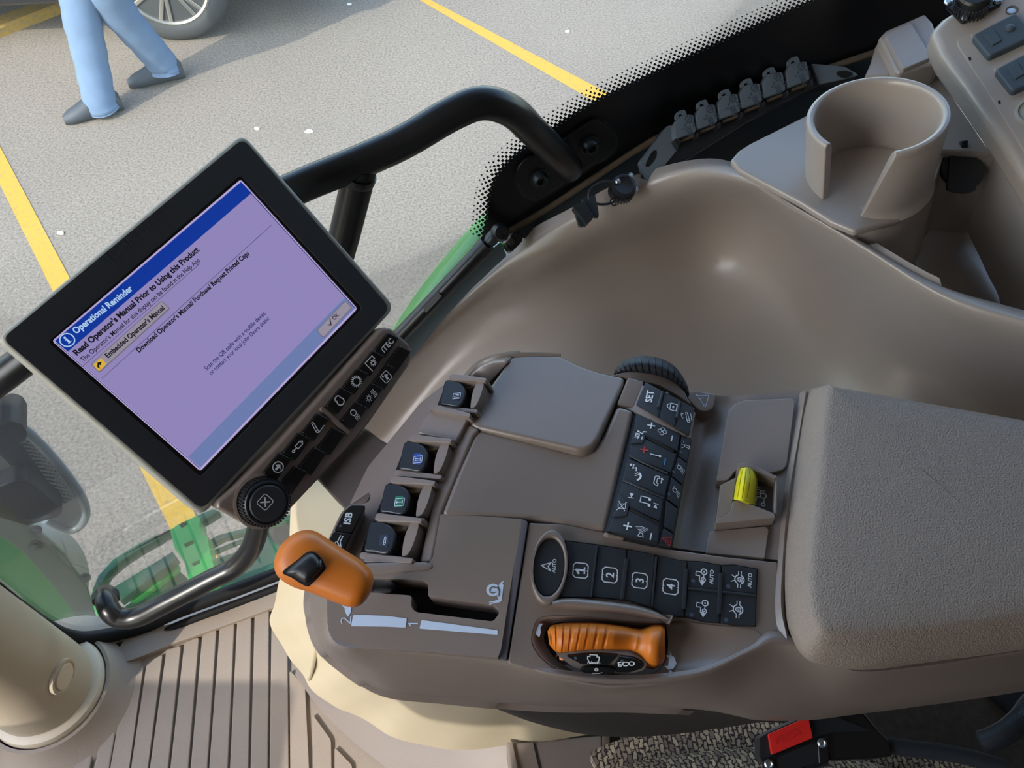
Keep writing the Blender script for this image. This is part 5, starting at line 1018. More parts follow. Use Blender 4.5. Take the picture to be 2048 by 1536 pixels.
# upper key group with SET, lock and hitch
slabpx('upper_frame', Kc, c5([(262, 262), (770, 520), (735, 715), (205, 470)]), 8, 3, -.03, .0016, PANEL, kb_, bevel=.0015)
extr('frame_corner', apl((1240, 790, 17), (1285, 770, 17), (1262, 818, 16)), c5([(275, 265), (395, 298), (330, 470), (318, 490), (195, 462)]), -.03, 0, PANEL, kb_, bevel=.0018)
slabpx('key_bed', Kc, c5([(400, 302), (758, 492), (718, 690), (332, 462)]), 6, 3, -.01, .0026, mat('key_bed', (30, 34, 40), .5), kb_, bevel=.0006)
u1 = slabpx('key', Kc, c5([(402, 306), (532, 372), (496, 556), (336, 462)]), 3, 2, -.001, .0034, RUBB, kb_); u2 = slabpx('key', Kc, c5([(538, 374), (654, 436), (614, 626), (502, 560)]), 3, 2, -.001, .0034, RUBB, kb_); u3 = slabpx('key', Kc, c5([(660, 440), (756, 494), (716, 686), (620, 630)]), 3, 2, -.001, .0034, RUBB, kb_)
def usym(spec, c, size, k, ysc=1.0): return icon(spec, Kc, c5([c])[0], kd_, size * .84, WHITE, k, h=.0039, ysc=ysc)
T_ = Kc.tangent(*c5([(435, 405)])[0]); txt('SET', T_.off(.0037), c5([(446, 452)])[0], c5([(462, 366)])[0], WHITE, u1, bold=.03)
usym([('l', [(-.35, -.5), (.35, -.5), (.35, .05), (-.35, .05), (-.35, -.5)], .08), ('c', 0, .08, .24, .08, 0, 180), ('l', [(-.08, -.2), (.08, -.2)], .14)], (585, 480), .0098, u2)
usym([('c', -.35, -.25, .12, .07), ('l', [(-.35, -.12), (.4, .15)], .07), ('l', [(-.3, -.38), (.45, .02)], .07), ('l', [(-.1, -.5), (.5, -.3)], .06), ('c', .1, .1, .4, .06, 90, 160), ('p', [(.02, .4), (.2, .55), (.2, .3)])], (697, 555), .0098, u3)
for a_, b_ in (((526, 374), (494, 490)), ((650, 450), (627, 566))):
    A_, B_ = c5([a_])[0], c5([b_])[0]; tube('ridge', [Kc.at(*mixp(A_, B_, t), .0036) for t in (0, .5, 1)], .0013, RUBB, kb_, n=8, smooth_n=2)
for c in ((557, 383), (732, 580), (656, 810), (604, 952), (572, 1115)): q = Kc.at(*c5([c])[0], .0016 if c[1] > 600 else .0036); lathe('led', q, Kc.tangent(*c5([c])[0]).n, [(.0010, 0), (.0010, .0003), (0, .0003)], LED, kb_, n=10)
extr('clip_edge', apl((1215, 1070, 14), (1250, 1076, 12), (1216, 1062, 14)), c5([(104, 1384), (250, 1418), (250, 1440), (130, 1414)]), -.01, .001, PANEL, ar, bevel=.001)
# ------------------------------------------------------------------ scroll wheel
sw = thing('scroll_wheel', 'black ribbed scroll wheel behind the SET keys', 'wheel', AP(1310, 790, -10))
oc = [Vector(p) for p in c5([(172, 250), (180, 222), (212, 172), (270, 136), (350, 116), (440, 118), (530, 140), (610, 188), (668, 260), (708, 340), (720, 410)])]
ic = [Vector(p) for p in c5([(186, 256), (206, 248), (250, 240), (310, 236), (380, 240), (460, 252), (530, 272), (595, 300), (645, 336), (684, 380), (706, 424)])]
oc = cline(oc, 4); ic = cline(ic, 4)
WH = apl((1228, 748, 12), (1379, 792, 6), (1300, 714, 12))
def wpt(i, f, d): 
    p = oc[i] * (1 - f) + ic[i] * f; m_ = i / (len(oc) - 1); bul = math.sin(math.pi * m_)
    return WH.at(p.x, p.y, (-.004 + .012 * bul * math.sin(math.pi * (.18 + .64 * f))) + d)
patch('wheel_core', [[wpt(i, f, -.0014) for i in range(0, len(oc), 2)] for f in (0, .25, .5, .75, 1)], BLACK, sw, nu=2, nv=3, solid=.006)
NR = 17; M_ = len(oc) - 1
for k in range(NR):
    i0 = M_ * (k + .10) / NR; i1 = M_ * (k + .90) / NR
    def pp(x, f, d):
        a = int(min(x, M_ - 1e-6)); t = x - a; return wpt(a, f, d).lerp(wpt(a + 1, f, d), t)
    top_ = [[pp(x, f, 0) for x in (i0, (i0 + i1) / 2, i1)] for f in (.02, .2, .5, .8, .98)]
    patch('tread_block', top_, RUBB, sw, nu=1, nv=2, solid=.002)
extr('wheel_housing', apl((1250, 756, 14), (1385, 806, 4), (1300, 748, 12)), [(1228, 750)] + [(p.x, p.y - 2) for p in ic[2:]] + [(1386, 812), (1357, 792), (1318, 770), (1289, 764), (1256, 758)], -.03, 0, PANEL, ar, bevel=.002)
# small folded lever symbol tab
tb = extr('symbol_tab', apl((1390, 790, 4), (1430, 796, 4), (1400, 820, 3)), rp(c5([(735, 360), (915, 388), (895, 490), (850, 518), (790, 512), (700, 420)]), 8), -.02, 0, PANEL, ar, bevel=.0015)
icon([('l', [(-.5, -.35), (.5, -.35), (.2, .4)], .05), ('l', [(-.4, -.2), (.1, .3)], .05), ('c', -.4, -.28, .09, .05), ('p', [(.08, .5), (.24, .36), (.3, .56)]), ('c', -.2, -.2, .4, .04, 20, 60)], apl((1390, 790, 4), (1430, 796, 4), (1400, 820, 3)), c5([(812, 430)])[0], (.3, -1), .0105, PALE, tb)
# ------------------------------------------------------------------ valley behind the keypad and the platform with the yellow switch
vg = [[AP(x, y, h) for x, y, h in ((1392, 798, -2), (1420, 790, -6), (1450, 792, -4), (1500, 790, 2), (1560, 784, 6), (1606, 782, 8))],
      [AP(x, y, h) for x, y, h in ((1388, 830, -8), (1415, 830, -12), (1446, 830, -7), (1500, 830, 1), (1556, 830, 5), (1600, 830, 8))],
      [AP(x, y, h) for x, y, h in ((1372, 920, -10), (1398, 920, -13), (1432, 920, -8), (1486, 920, 0), (1536, 920, 5), (1582, 920, 8))],
      [AP(x, y, h) for x, y, h in ((1356, 1010, -10), (1382, 1010, -13), (1420, 1010, -8), (1470, 1010, 0), (1526, 1010, 5), (1574, 1010, 8))],
      [AP(x, y, h) for x, y, h in ((1340, 1094, -6), (1366, 1098, -9), (1408, 1104, -5), (1460, 1110, 1), (1516, 1116, 5), (1566, 1120, 8))]]
patch('valley', vg, BROWN, ar, nu=6, nv=5, solid=.01)
PF = apl((1465, 820, 3), (1575, 800, 9), (1450, 930, 2))
extr('platform', PF, [(1456, 822), (1470, 808), (1490, 800), (1586, 796), (1590, 806), (1574, 930), (1566, 940), (1540, 946), (1472, 940), (1456, 960), (1432, 962), (1434, 950)], -.008, .0022, PANEL, ar, bevel=.0018, r=5)
PG = apl((1420, 1060, 1), (1530, 1056, 7), (1410, 1110, 1))
extr('platform', PG, [(1418, 1062), (1530, 1052), (1538, 1058), (1530, 1116), (1410, 1106)], -.008, .0022, PANEL, ar, bevel=.0018, r=4, label='lower platform below the yellow switch')
wallp = [[AP(x, y, h) for x, y, h in ((1612, 782, 14), (1596, 880, 13), (1576, 1000, 13), (1566, 1110, 12), (1562, 1210, 10), (1574, 1276, 6))], [AP(x, y, h) for x, y, h in ((1600, 784, 9), (1584, 880, 9), (1566, 1000, 9), (1556, 1116, 9), (1550, 1214, 7), (1560, 1288, 2))]]
patch('cushion_lip', wallp, BROWN, ar, nu=6, nv=3, solid=.006)
pt = thing('rocker_switch', 'yellow ribbed rocker switch guarded by brown side walls', 'switch', AP(1490, 985, 4))
HS = apl((1450, 1000, 4), (1545, 1000, 8), (1440, 1050, 3))
extr('guard_wall', HS, rp(c5([(1062, 908), (1085, 888), (1118, 886), (1200, 912), (1356, 985), (1340, 1004), (1220, 958), (1120, 918), (1082, 926)]), 3), -.01, .013, BROWN, pt, bevel=.0018)
extr('guard_wall', HS, rp(c5([(1030, 1165), (1055, 1156), (1120, 1170), (1330, 1250), (1342, 1282), (1180, 1302), (910, 1328), (904, 1312), (1015, 1240)]), 3), -.01, .012, BROWN, pt, bevel=.0018)
extr('rear_wall', HS, c5([(1338, 990), (1362, 990), (1352, 1268), (1326, 1252)]), -.01, .011, BROWN, pt, bevel=.0012)
extr('left_ramp', HS, c5([(940, 1046), (1062, 986), (1050, 1060), (1020, 1240), (908, 1318)]), -.01, .004, BROWN, pt, bevel=.001)
fl_ = extr('label_floor', HS, c5([(1200, 960), (1340, 1006), (1326, 1250), (1190, 1196)]), -.01, .001, mat('switch_floor', (70, 66, 66), .5), pt)
icon([('l', [(.1, .2), (.1, .42), (.5, .42), (.5, .15)], .06), ('c', .3, .25, .1, .05), ('c', .05, -.05, .16, .07), ('c', -.5, -.1, .1, .06), ('l', [(.1, .12), (.35, .12), (.35, -.1)], .06), ('l', [(-.1, .0), (-.15, -.12), (-.4, -.12)], .06), ('l', [(-.05, .1), (-.1, .3), (-.35, .3)], .06)], HS, c5([(1245, 1130)])[0], (.12, -1), .0118, PALE, fl_, h=.0014)
def cc(x, y, t): return HS.at(*c5([(x, y)])[0], t)
yr = [[cc(1086, 928, .002), cc(1062, 1000, .002), cc(1050, 1060, .002), cc(1036, 1154, .002)],
      [cc(1092, 926, .013), cc(1072, 1000, .015), cc(1060, 1064, .015), cc(1044, 1154, .013)],
      [cc(1118, 921, .0175), cc(1105, 1000, .020), cc(1095, 1066, .020), cc(1082, 1160, .0175)],
      [cc(1146, 922, .017), cc(1150, 1000, .0195), cc(1140, 1070, .0195), cc(1124, 1172, .017)],
      [cc(1184, 950, .013), cc(1190, 1010, .015), cc(1180, 1080, .015), cc(1165, 1184, .013)],
      [cc(1214, 990, .003), cc(1214, 1030, .003), cc(1206, 1090, .003), cc(1196, 1192, .003)]]
def ygro(P):
    W = len(P) - 1; U = len(P[0]) - 1; o_ = [[p.copy() for p in r] for r in P]
    for j in range(W + 1):
        v = 5 * j / W
        if min(abs(v - q) for q in (1.6, 2.4, 3.2)) < .09:
            for i in range(2, U - 1): o_[j][i] = P[j][i] - HS.n * .0011
    return o_
patch('rocker', yr, YELLOW, pt, nu=5, nv=10, solid=.003, fn=ygro, ang=45)
# ------------------------------------------------------------------ padded cushion
cq = thing('armrest_cushion', 'padded grey brown armrest cushion at the right edge', 'cushion', AP(1800, 1060, 0))
outl = [(1612, 790), (1640, 779), (1672, 775), (1800, 797), (2048, 841), (2300, 886), (2300, 1255), (2048, 1299), (1869, 1323), (1746, 1339), (1672, 1336), (1615, 1320), (1584, 1276), (1570, 1214), (1569, 1089), (1589, 917)]
cre = [(1656, 784), (1662, 780), (1678, 780), (1802, 803), (2048, 848), (2290, 892), (2290, 1188), (2048, 1230), (1900, 1250), (1787, 1262), (1700, 1266), (1652, 1262), (1634, 1240), (1626, 1205), (1623, 1130), (1640, 966)]
def ringc(pts, mm, n=5): return [AP(v.x, v.y, m_) for v, m_ in zip(cloop(pts, n), [mm] * (len(pts) * n))]
cen = (1960, 1040)
def sh(pts, k): return [(cen[0] + (x - cen[0]) * k, cen[1] + (y - cen[1]) * k) for x, y in pts]
mixl = lambda a, b, t: [mixp(p, q, t) for p, q in zip(a, b)]
rings = [ringc(sh(outl, 1.0), -14), ringc(sh(outl, 1.0), 6), ringc(mixl(outl, cre, .05), 11), ringc(mixl(outl, cre, .25), 17), ringc(mixl(outl, cre, .6), 24), ringc(mixl(outl, cre, .88), 29), ringc(cre, 30.5), ringc(sh(cre, .96), 31.2), ringc(sh(cre, .8), 32), ringc(sh(cre, .4), 33), ringc(sh(cre, .02), 33)]
loft('cushion', rings, CUSH, cq, ang=80)
# ================================================================== display
k_ = .1704 / .211
scr = [CAM + (Vector(p) - CAM) * k_ for p in ((-.3665, .4096, .7314), (-.2448, .5798, .7587), (-.1515, .5308, .6412), (-.2731, .3605, .6140))]
D = p3(scr[0], scr[1], scr[3])
dp = thing('display', 'touchscreen display in a black bezel showing an operational reminder', 'display', D.at(400, 640, -.03))
bez = rp([(-6, 678), (486, 267), (791, 614), (404, 1033)], 22)
scrq = [(104, 682), (482, 358), (716, 617), (401, 943)]
extr('rear_shell', D, [(x + (x - 400) * .004, y + (y - 650) * .004) for x, y in bez], -.032, -.002, BACKS, dp, bevel=.003, seg=3)
inn = rp([(4, 677), (486, 276), (781, 616), (404, 1020)], 18)
win_ = rp([(96, 684), (482, 350), (726, 616), (401, 954)], 8)
extr('bezel', D, inn, -.008, .0022, BEZEL, dp, bevel=.0012, holes=[win_])
win2 = rp([(84, 682), (482, 338), (738, 618), (401, 966)], 10)
extr('gasket', D, win2, -.008, .0004, GLOSS, dp, holes=[rp(scrq, 6)])
def emis(name, rgb, e):
    m = bpy.data.materials.new(name); m.use_nodes = True; b = m.node_tree.nodes['Principled BSDF']
    b.inputs['Base Color'].default_value = (.01, .01, .012, 1); b.inputs['Roughness'].default_value = .22
    b.inputs['Emission Color'].default_value = col(rgb); b.inputs['Emission Strength'].default_value = e * .75; return m
LAV = emis('screen_lavender', (150, 138, 192), .92); SBL = emis('screen_blue', (6, 54, 160), .9); SGR = emis('screen_grey_blue', (112, 130, 182), .9); SBT = emis('screen_button', (156, 148, 164), .9); SBD = emis('screen_button_dark', (120, 112, 128), .9)
SBK = emis('screen_black', (24, 24, 36), .7); SDB = emis('screen_dark_blue', (40, 44, 110), .8); SWT = emis('screen_pale', (176, 206, 240), .95); SYL = emis('screen_yellow', (224, 178, 62), .95); SGL = emis('screen_grey_text', (86, 84, 120), .9); SRIM = emis('screen_edge', (186, 172, 220), .92)
sp_ = extr('screen', D, rp(scrq, 6), -.006, -.0010, LAV, dp)
DS = D.off(-.0010)
def dpoly(name, pts, m, h=.0001, r=0): return extr(name, DS, rp(pts, r) if r else pts, 0, h, m, sp_, smooth=False)
def on(a, b, t): return mixp(a, b, t)
TL, TR, BR, BL = scrq
dpoly('screen_edge', [TL, TR, BR, BL], SRIM, .00005, 6)
i_ = [(109, 681), (482, 363), (710, 617), (401, 936)]
dpoly('page', rp(i_, 4), LAV, .0001)
dpoly('title_bar', [(110, 682), (482, 364), (503, 386), (136, 703)], SBL, .0002)
dpoly('footer_bar', [(376, 914), (690, 595), (709, 617), (401, 935)], SGR, .0002)
for a_, b_ in (((112, 686), (401, 938)), ((500, 384), (711, 617))): 
    d_ = (Vector(b_) - Vector(a_)).normalized() * .6; n_ = Vector((-d_.y, d_.x)); dpoly('frame_line', [tuple(Vector(a_) + n_), tuple(Vector(b_) + n_), tuple(Vector(b_) - n_), tuple(Vector(a_) - n_)], SDB, .0003)
for a_, b_ in (((160, 737), (398, 529)), ((204, 757), (543, 450))):
    n_ = Vector((.35, .45)); dpoly('rule', [tuple(Vector(a_) + n_), tuple(Vector(b_) + n_), tuple(Vector(b_) - n_), tuple(Vector(a_) - n_)], SGL, .0003)
def st_(s, a, b, m, bold=0, asp=1): txt(s, DS, a, b, m, sp_, bold=bold + .012, asp=asp * 1.18, h=.0005)
st_('Operational Reminder', (152.5, 668.5), (267, 579), SWT, .018)
st_("Read Operator's Manual Prior to Using this Product", (154, 711.5), (399.5, 501), SBK, .028, .92)
st_("The Operator's Manual for this display can be found in the Help App", (166.5, 724), (400.5, 522), SBK, 0, 1.0)
dpoly('soft_key', rp([(181, 728), (323, 601), (341, 617), (199, 746)], 5), SBD, .0002); dpoly('soft_key_top', rp([(183, 728), (323, 603), (338, 616), (200, 742)], 4), SBT, .0003)
st_("Embedded Operator's Manual", (216.5, 716.5), (330, 617.5), SBK, .02)
dpoly('key_icon', rp([(186, 730), (202, 716), (213, 728), (198, 743)], 3), SYL, .0005)
icon([('p', [(-.1, .45), (.45, .2), (0, -.1), (0, .06), (-.2, -.05), (-.3, -.4), (-.42, .0), (-.2, .24), (-.08, .26)])], DS, (200, 730), (.77, -.64), .0052, SBK, sp_, h=.0008)
st_("Download Operator's Manual/ Purchase/ Request Printed Copy", (278.5, 705.5), (500, 507.5), SBK, .02)
st_('Scan the QR code with a mobile device', (413.5, 741.5), (532, 628), SDB, .0); st_('or contact your local John Deere dealer', (422.5, 750.5), (540.5, 637.5), SDB, .0)
dpoly('soft_key', rp([(633, 661), (691, 601), (705, 615), (647, 677)], 5), SBD, .0003); dpoly('soft_key_top', rp([(635, 661), (691, 603), (702.5, 615), (647, 674)], 4), SBT, .0004)
st_('OK', (669, 641), (679, 630.5), SBK, .0); icon([('l', [(-.5, 0), (-.1, -.4), (.5, .5)], .2)], DS, (660, 646), (.7, -.7), .0042, SBK, sp_, h=.0007)
icon([('c', 0, 0, .46, .08), ('l', [(0, -.2), (0, .08)], .13), ('d', 0, .22, .08), ('l', [(-.1, -.22), (.1, -.22)], .07), ('l', [(-.09, .06), (0, .06)], .07)], DS, (134.5, 680), (.76, -.65), .0092, SWT, sp_, h=.0006)
txt('JOHN DEERE', D.off(.0022), (221, 527), (343, 424), mat('emboss', (54, 57, 62), .42), dp, bold=.01, h=.0003)
# ------------------------------------------------------------------ key bar under the screen
c8 = lambda L: [(350 + .2767 * x, 650 + .2767 * y) for x, y in L]
E_ = D.off(.002)
bar = c8([(1470, 40), (1510, 18), (1558, 16), (1690, 130), (1716, 180), (1716, 240), (1690, 300), (1400, 720), (1250, 900), (1000, 1160), (840, 1330), (720, 1430), (640, 1474), (570, 1478), (310, 1330), (296, 1300), (320, 1262), (420, 1180), (700, 900), (1000, 570), (1300, 230)])
bd = extr('key_bar', E_, bar, -.022, .004, BROWN, dp, bevel=.003, seg=3)
KB = E_.off(.004)
R1 = [(1535, 145), (1425, 277), (1312, 408), (1192, 548), (1020, 738), (885, 880), (745, 1027)]; R2 = [(1622, 242), (1526, 375), (1417, 512), (1302, 652), (1135, 842), (1000, 985), (857, 1122)]
def kq(c, s):
    a = [(-84 * s, 34 * s), (8 * s, -84 * s), (80 * s, -48 * s), (-12 * s, 86 * s)]
    return [(c[0] + x, c[1] + y) for x, y in a]
KSY = [[('t', 'iTEC', 0, 0, .34)],
       [('l', [(-.5, -.5), (-.5, .5), (.5, .5), (.5, .1)], .09), ('c', .1, -.05, .17, .08)] + [('l', [(.1 + .2 * math.cos(a), -.05 + .2 * math.sin(a)), (.1 + .3 * math.cos(a), -.05 + .3 * math.sin(a))], .07) for a in [i * math.pi / 4 for i in range(8)]],
       [('c', 0, 0, .36, .1)] + [('l', [(.38 * math.cos(a), .38 * math.sin(a)), (.52 * math.cos(a), .52 * math.sin(a))], .1) for a in [i * math.pi / 8 for i in range(16)]],
       [('c', 0, -.08, .34, .1, 130, 410), ('l', [(-.24, .18), (-.3, .34), (-.14, .5), (.14, .5), (.3, .34), (.24, .18)], .1)],
       [('c', -.2, -.35, .11, .08), ('l', [(-.3, -.3), (-.06, .45)], .08), ('l', [(-.1, -.38), (.12, .4)], .08), ('c', .03, .45, .1, .08, 0, 180), ('l', [(-.2, -.52), (.6, -.45)], .07)],
       [('l', [(-.1, -.18), (.5, -.18), (.5, .18), (-.1, .18), (-.1, -.18)], .08), ('l', [(-.1, 0), (-.42, 0)], .1), ('c', -.52, 0, .1, .08), ('c', .58, 0, .08, .07)],
       [('c', 0, 0, .46, .09), ('p', [(-.02, .32), (.3, 0), (-.02, -.32), (-.02, -.1), (-.32, -.1), (-.32, .1), (-.02, .1)])]]
KS2 = [None, [('l', [(-.45, -.35), (-.35, -.45), (.35, -.45), (.45, -.35), (.45, .35), (.35, .45), (-.35, .45), (-.45, .35), (-.45, -.35)], .07), ('p', [(.3, .05), (.0, .3), (0, .14), (-.1, .14), (-.1, -.1), (-.2, -.3), (.1, -.3), (.1, -.06)]), ('d', -.22, .24, .09)],
       [('c', -.3, 0, .16, .06)] + [('l', [(-.3 + .16 * math.cos(a), .16 * math.sin(a)), (-.3 + .33 * math.cos(a), .33 * math.sin(a))], .05) for a in [i * math.pi / 4 for i in range(8)]] + [('l', [(.22 + .14 * i, -.28), (.28 + .14 * i, -.05), (.2 + .14 * i, .1), (.28 + .14 * i, .32)], .06) for i in range(3)] + [('l', [(.15, -.36), (.6, -.36)], .05)],
       [('c', .05, .32, .24, .08, -10, 190), ('l', [(-.2, .3), (-.1, .02), (.25, .02), (.3, .3)], .08)] + [('l', [(-.12 + .12 * i, -.1), (-.2 + .14 * i, -.5)], .055) for i in range(4)], None, None, None]
dd = (.66, -.75)
for row, syms in ((R1, KSY), (R2, KS2)):
    for i, c in enumerate(row):
        s = (1.08, 1.1, 1.12, 1.15, 1.2, 1.22, 1.24)[i]; q = c8(kq(c, s))
        kk_ = extr('key', KB, rp(q, 3), -.002, .004, GLOSS, dp, bevel=.0016, seg=3)
        if syms[i]: icon(syms[i], KB, c8([c])[0], dd, (.0094 if i else .0150) * .9, WHITE, kk_, h=.0043)
rg_ = c8([(1050, 604), (1075, 590), (1272, 770), (1262, 795), (1240, 792), (1062, 626)]); extr('ridge', KB, rp(rg_, 3), -.001, .003, BROWN, dp, bevel=.001)
# rotary knob
kc_ = KB.at(*c8([(628, 1272)])[0]); kn_ = D.n
kr = thing('rotary_knob', 'ribbed black rotary knob marked X at the lower end of the display', 'knob', kc_)
lathe('well', kc_, kn_, [(.0205, -.002), (.0205, .0008), (.0185, .0012), (.018, -.001), (0, -.001)], BROWN, kr, n=48)
lathe('body', kc_, kn_, [(.0168, 0), (.0168, .0125), (.0155, .0145), (.0145, .0145), (.0142, .0135), (.0, .0135)], BLACK, kr, n=48)
u, v_ = frame(kn_)
for i in range(44):
    a = 2 * math.pi * i / 44; d = u * math.cos(a) + v_ * math.sin(a)
    boxat('rib', kc_ + d * .0170 + kn_ * .007, d * .0006, kn_.cross(d) * .0007, kn_ * .0062, BLACK, kr)
lathe('cap', kc_ + kn_ * .0135, kn_, [(.0132, 0), (.0132, .0012), (.0122, .002), (0, .0022)], RUBB, kr, n=48)
KC = Plane(kc_ + kn_ * .0157, kn_)
icon([('l', [(-.5, -.38), (-.38, -.5), (.38, -.5), (.5, -.38), (.5, .38), (.38, .5), (-.38, .5), (-.5, .38), (-.5, -.38)], .06), ('l', [(-.24, -.26), (.24, .26)], .12), ('l', [(-.24, .26), (.24, -.26)], .12)], KC, c8([(652, 1280)])[0], (.66, -.75), .0088, WHITE, kr)
# bracket from the armrest to the display
BR_ = p3(D.at(640, 950, -.012), D.at(728, 858, -.012), AP(740, 985, -24))
extr('bracket', BR_, [(628, 952), (722, 850), (734, 856), (760, 876), (792, 893), (780, 915), (735, 1000), (690, 1020), (660, 985)], -.03, 0, DARKB, dp, bevel=.003)
# ================================================================== under and beside the armrest
go = thing('gaiter', 'cream cloth gaiter wrapped round the post below the armrest', 'gaiter', Z(640, 1330, .02))
gb = [(700, 900, .42), (600, 985, .40), (566, 1120, .30), (547, 1206, .12), (550, 1262, .06), (578, 1318, .03), (612, 1362, .02), (660, 1406, .02), (700, 1428, .02), (780, 1470, .03), (880, 1494, .05), (1000, 1498, .08), (1100, 1482, .12), (1250, 1450, .16)]
gm = [(740, 900, .50), (640, 985, .50), (612, 1110, .42), (600, 1190, .30), (606, 1240, .26), (628, 1290, .24), (662, 1330, .24), (704, 1365, .24), (740, 1385, .24), (808, 1410, .25), (900, 1430, .27), (1010, 1436, .29), (1110, 1430, .31), (1250, 1410, .33)]
gt = [(790, 905, .58), (700, 985, .58), (680, 1090, .56), (680, 1160, .54), (690, 1200, .53), (710, 1240, .53), (736, 1270, .53), (770, 1300, .53), (800, 1318, .53), (850, 1340, .53), (930, 1355, .53), (1020, 1365, .53), (1120, 1370, .53), (1250, 1370, .53)]
def fold(P):
    U = len(P[0]) - 1; W = len(P) - 1; out = []
    for j, r in enumerate(P):
        rr = []
        for i, p in enumerate(r):
            t = j / W; a = (p - Vector((.05, .33, p.z))); a.z = 0; a = a.normalized() if a.length > 1e-6 else a
            rr.append(p + a * (.004 * t * (math.sin(i * .21) + .5 * math.sin(i * .47 + 1 + 2 * t))))
        out.append(rr)
    return out
patch('cloth', [[Z(*p) for p in gt], [Z(*p) for p in gm], [Z(*p) for p in gb]], CREAM, go, nu=10, nv=10, solid=.003, fn=fold, ang=80)
tube('seam', [Z(x, y, z) for x, y, z in ((634, 1290, .235), (626, 1330, .16), (618, 1358, .06))], .003, CREAM, go, n=6)
# pedestal skirt on the mat
sk = [[Z(x, y, z) for x, y, z in ((600, 1300, .014), (660, 1370, .018), (740, 1420, .024), (850, 1460, .034), (970, 1480, .05), (1100, 1470, .09), (1240, 1450, .12))],
      [Z(x, y, z) for x, y, z in ((590, 1350, .010), (650, 1430, .010), (740, 1510, .010), (840, 1580, .010), (960, 1620, .010), (1100, 1640, .010), (1240, 1640, .010))]]
pk_ = thing('pedestal_cover', 'grey taupe pedestal cover plate below the gaiter at the bottom', 'cover', Z(900, 1510, 0))
patch('apron', sk, SKIRT, pk_, nu=6, nv=6, solid=.006)
extr('plate', hz(.13), [(1012, 1486), (1066, 1482), (1205, 1470), (1208, 1600), (1040, 1600)], -.10, 0, SKIRT, pk_, bevel=.004)
extr('plate_rim', hz(.132), [(1012, 1484), (1026, 1484), (1050, 1600), (1036, 1600)], -.10, .004, SKIRT, pk_, bevel=.002)
extr('plate_joint', hz(.1305), [(1066, 1486), (1070, 1486), (1098, 1600), (1092, 1600)], -.01, .0008, HOLE, pk_)
extr('edge_trim', hz(.13), [(1205, 1470), (1220, 1470), (1226, 1600), (1208, 1600)], -.10, .003, DUST, pk_, bevel=.002)
# seat with woven cover, carpeted base behind it
def weave():
    m = bpy.data.materials.new('woven_fabric'); m.use_nodes = True; n = m.node_tree.nodes; l = m.node_tree.links; b = n['Principled BSDF']; b.inputs['Roughness'].default_value = .95
    tc = n.new('ShaderNodeTexCoord'); mp = n.new('ShaderNodeMapping'); mp.inputs['Rotation'].default_value = (0, 0, R(80)); nz = n.new('ShaderNodeTexNoise'); nz.inputs['Scale'].default_value = 260; ad = n.new('ShaderNodeMix'); ad.data_type = 'VECTOR'; ad.inputs[0].default_value = .006
    br = n.new('ShaderNodeTexBrick'); br.inputs['Scale'].default_value = 1; br.inputs['Brick Width'].default_value = .0075; br.inputs['Row Height'].default_value = .0042; br.inputs['Mortar Size'].default_value = .0007; br.inputs['Mortar Smooth'].default_value = .6
    br.inputs['Color1'].default_value = col((204, 184, 152)); br.inputs['Color2'].default_value = col((132, 112, 100)); br.inputs['Mortar'].default_value = col((60, 48, 46))
    l.new(tc.outputs['Object'], mp.inputs[0]); l.new(tc.outputs['Object'], nz.inputs['Vector']); l.new(mp.outputs[0], ad.inputs[4]); l.new(nz.outputs['Color'], ad.inputs[5]); l.new(ad.outputs[1], br.inputs['Vector'])
    l.new(br.outputs['Color'], b.inputs['Base Color']); bp = n.new('ShaderNodeBump'); bp.inputs['Strength'].default_value = .9; bp.inputs['Distance'].default_value = .003; bp.invert = True
    l.new(br.outputs['Fac'], bp.inputs['Height']); l.new(bp.outputs[0], b.inputs['Normal']); return m
WV = weave(); CARPET = mat('carpet', (74, 62, 50), .95, bump=.9, bscale=220, var=.45, vscale=150)
se = thing('seat', 'woven brown seat cushion along the bottom edge under the buckle', 'seat', Z(1500, 1520, .3))
s0 = [(1200, 1552), (1240, 1534), (1300, 1518), (1400, 1504), (1500, 1495), (1580, 1497), (1660, 1508), (1760, 1530), (1900, 1570), (2200, 1640)]
patch('seat_cover', [[Z(x, y + 14, .40) for x, y in s0], [Z(x, y, .46) for x, y in s0], [Z(x, y + 6, .485) for x, y in s0], [Z(x, y + 30, .495) for x, y in s0], [Z(x, y + 90, .50) for x, y in s0], [Z(x, y + 240, .50) for x, y in s0]], WV, se, nu=6, nv=6, solid=.02)
extr('seat_base', hz(.40), [(1225, 1486), (1400, 1400), (1700, 1380), (2300, 1330), (2300, 1700), (1225, 1700)], -.3, 0, CARPET, se, bevel=.005, label='carpeted base behind the woven cushion')
tube('debris_ridge', [Z(x, y, .404) for x, y in ((1400, 1480), (1480, 1470), (1560, 1472))], .008, CARPET, se, n=8)
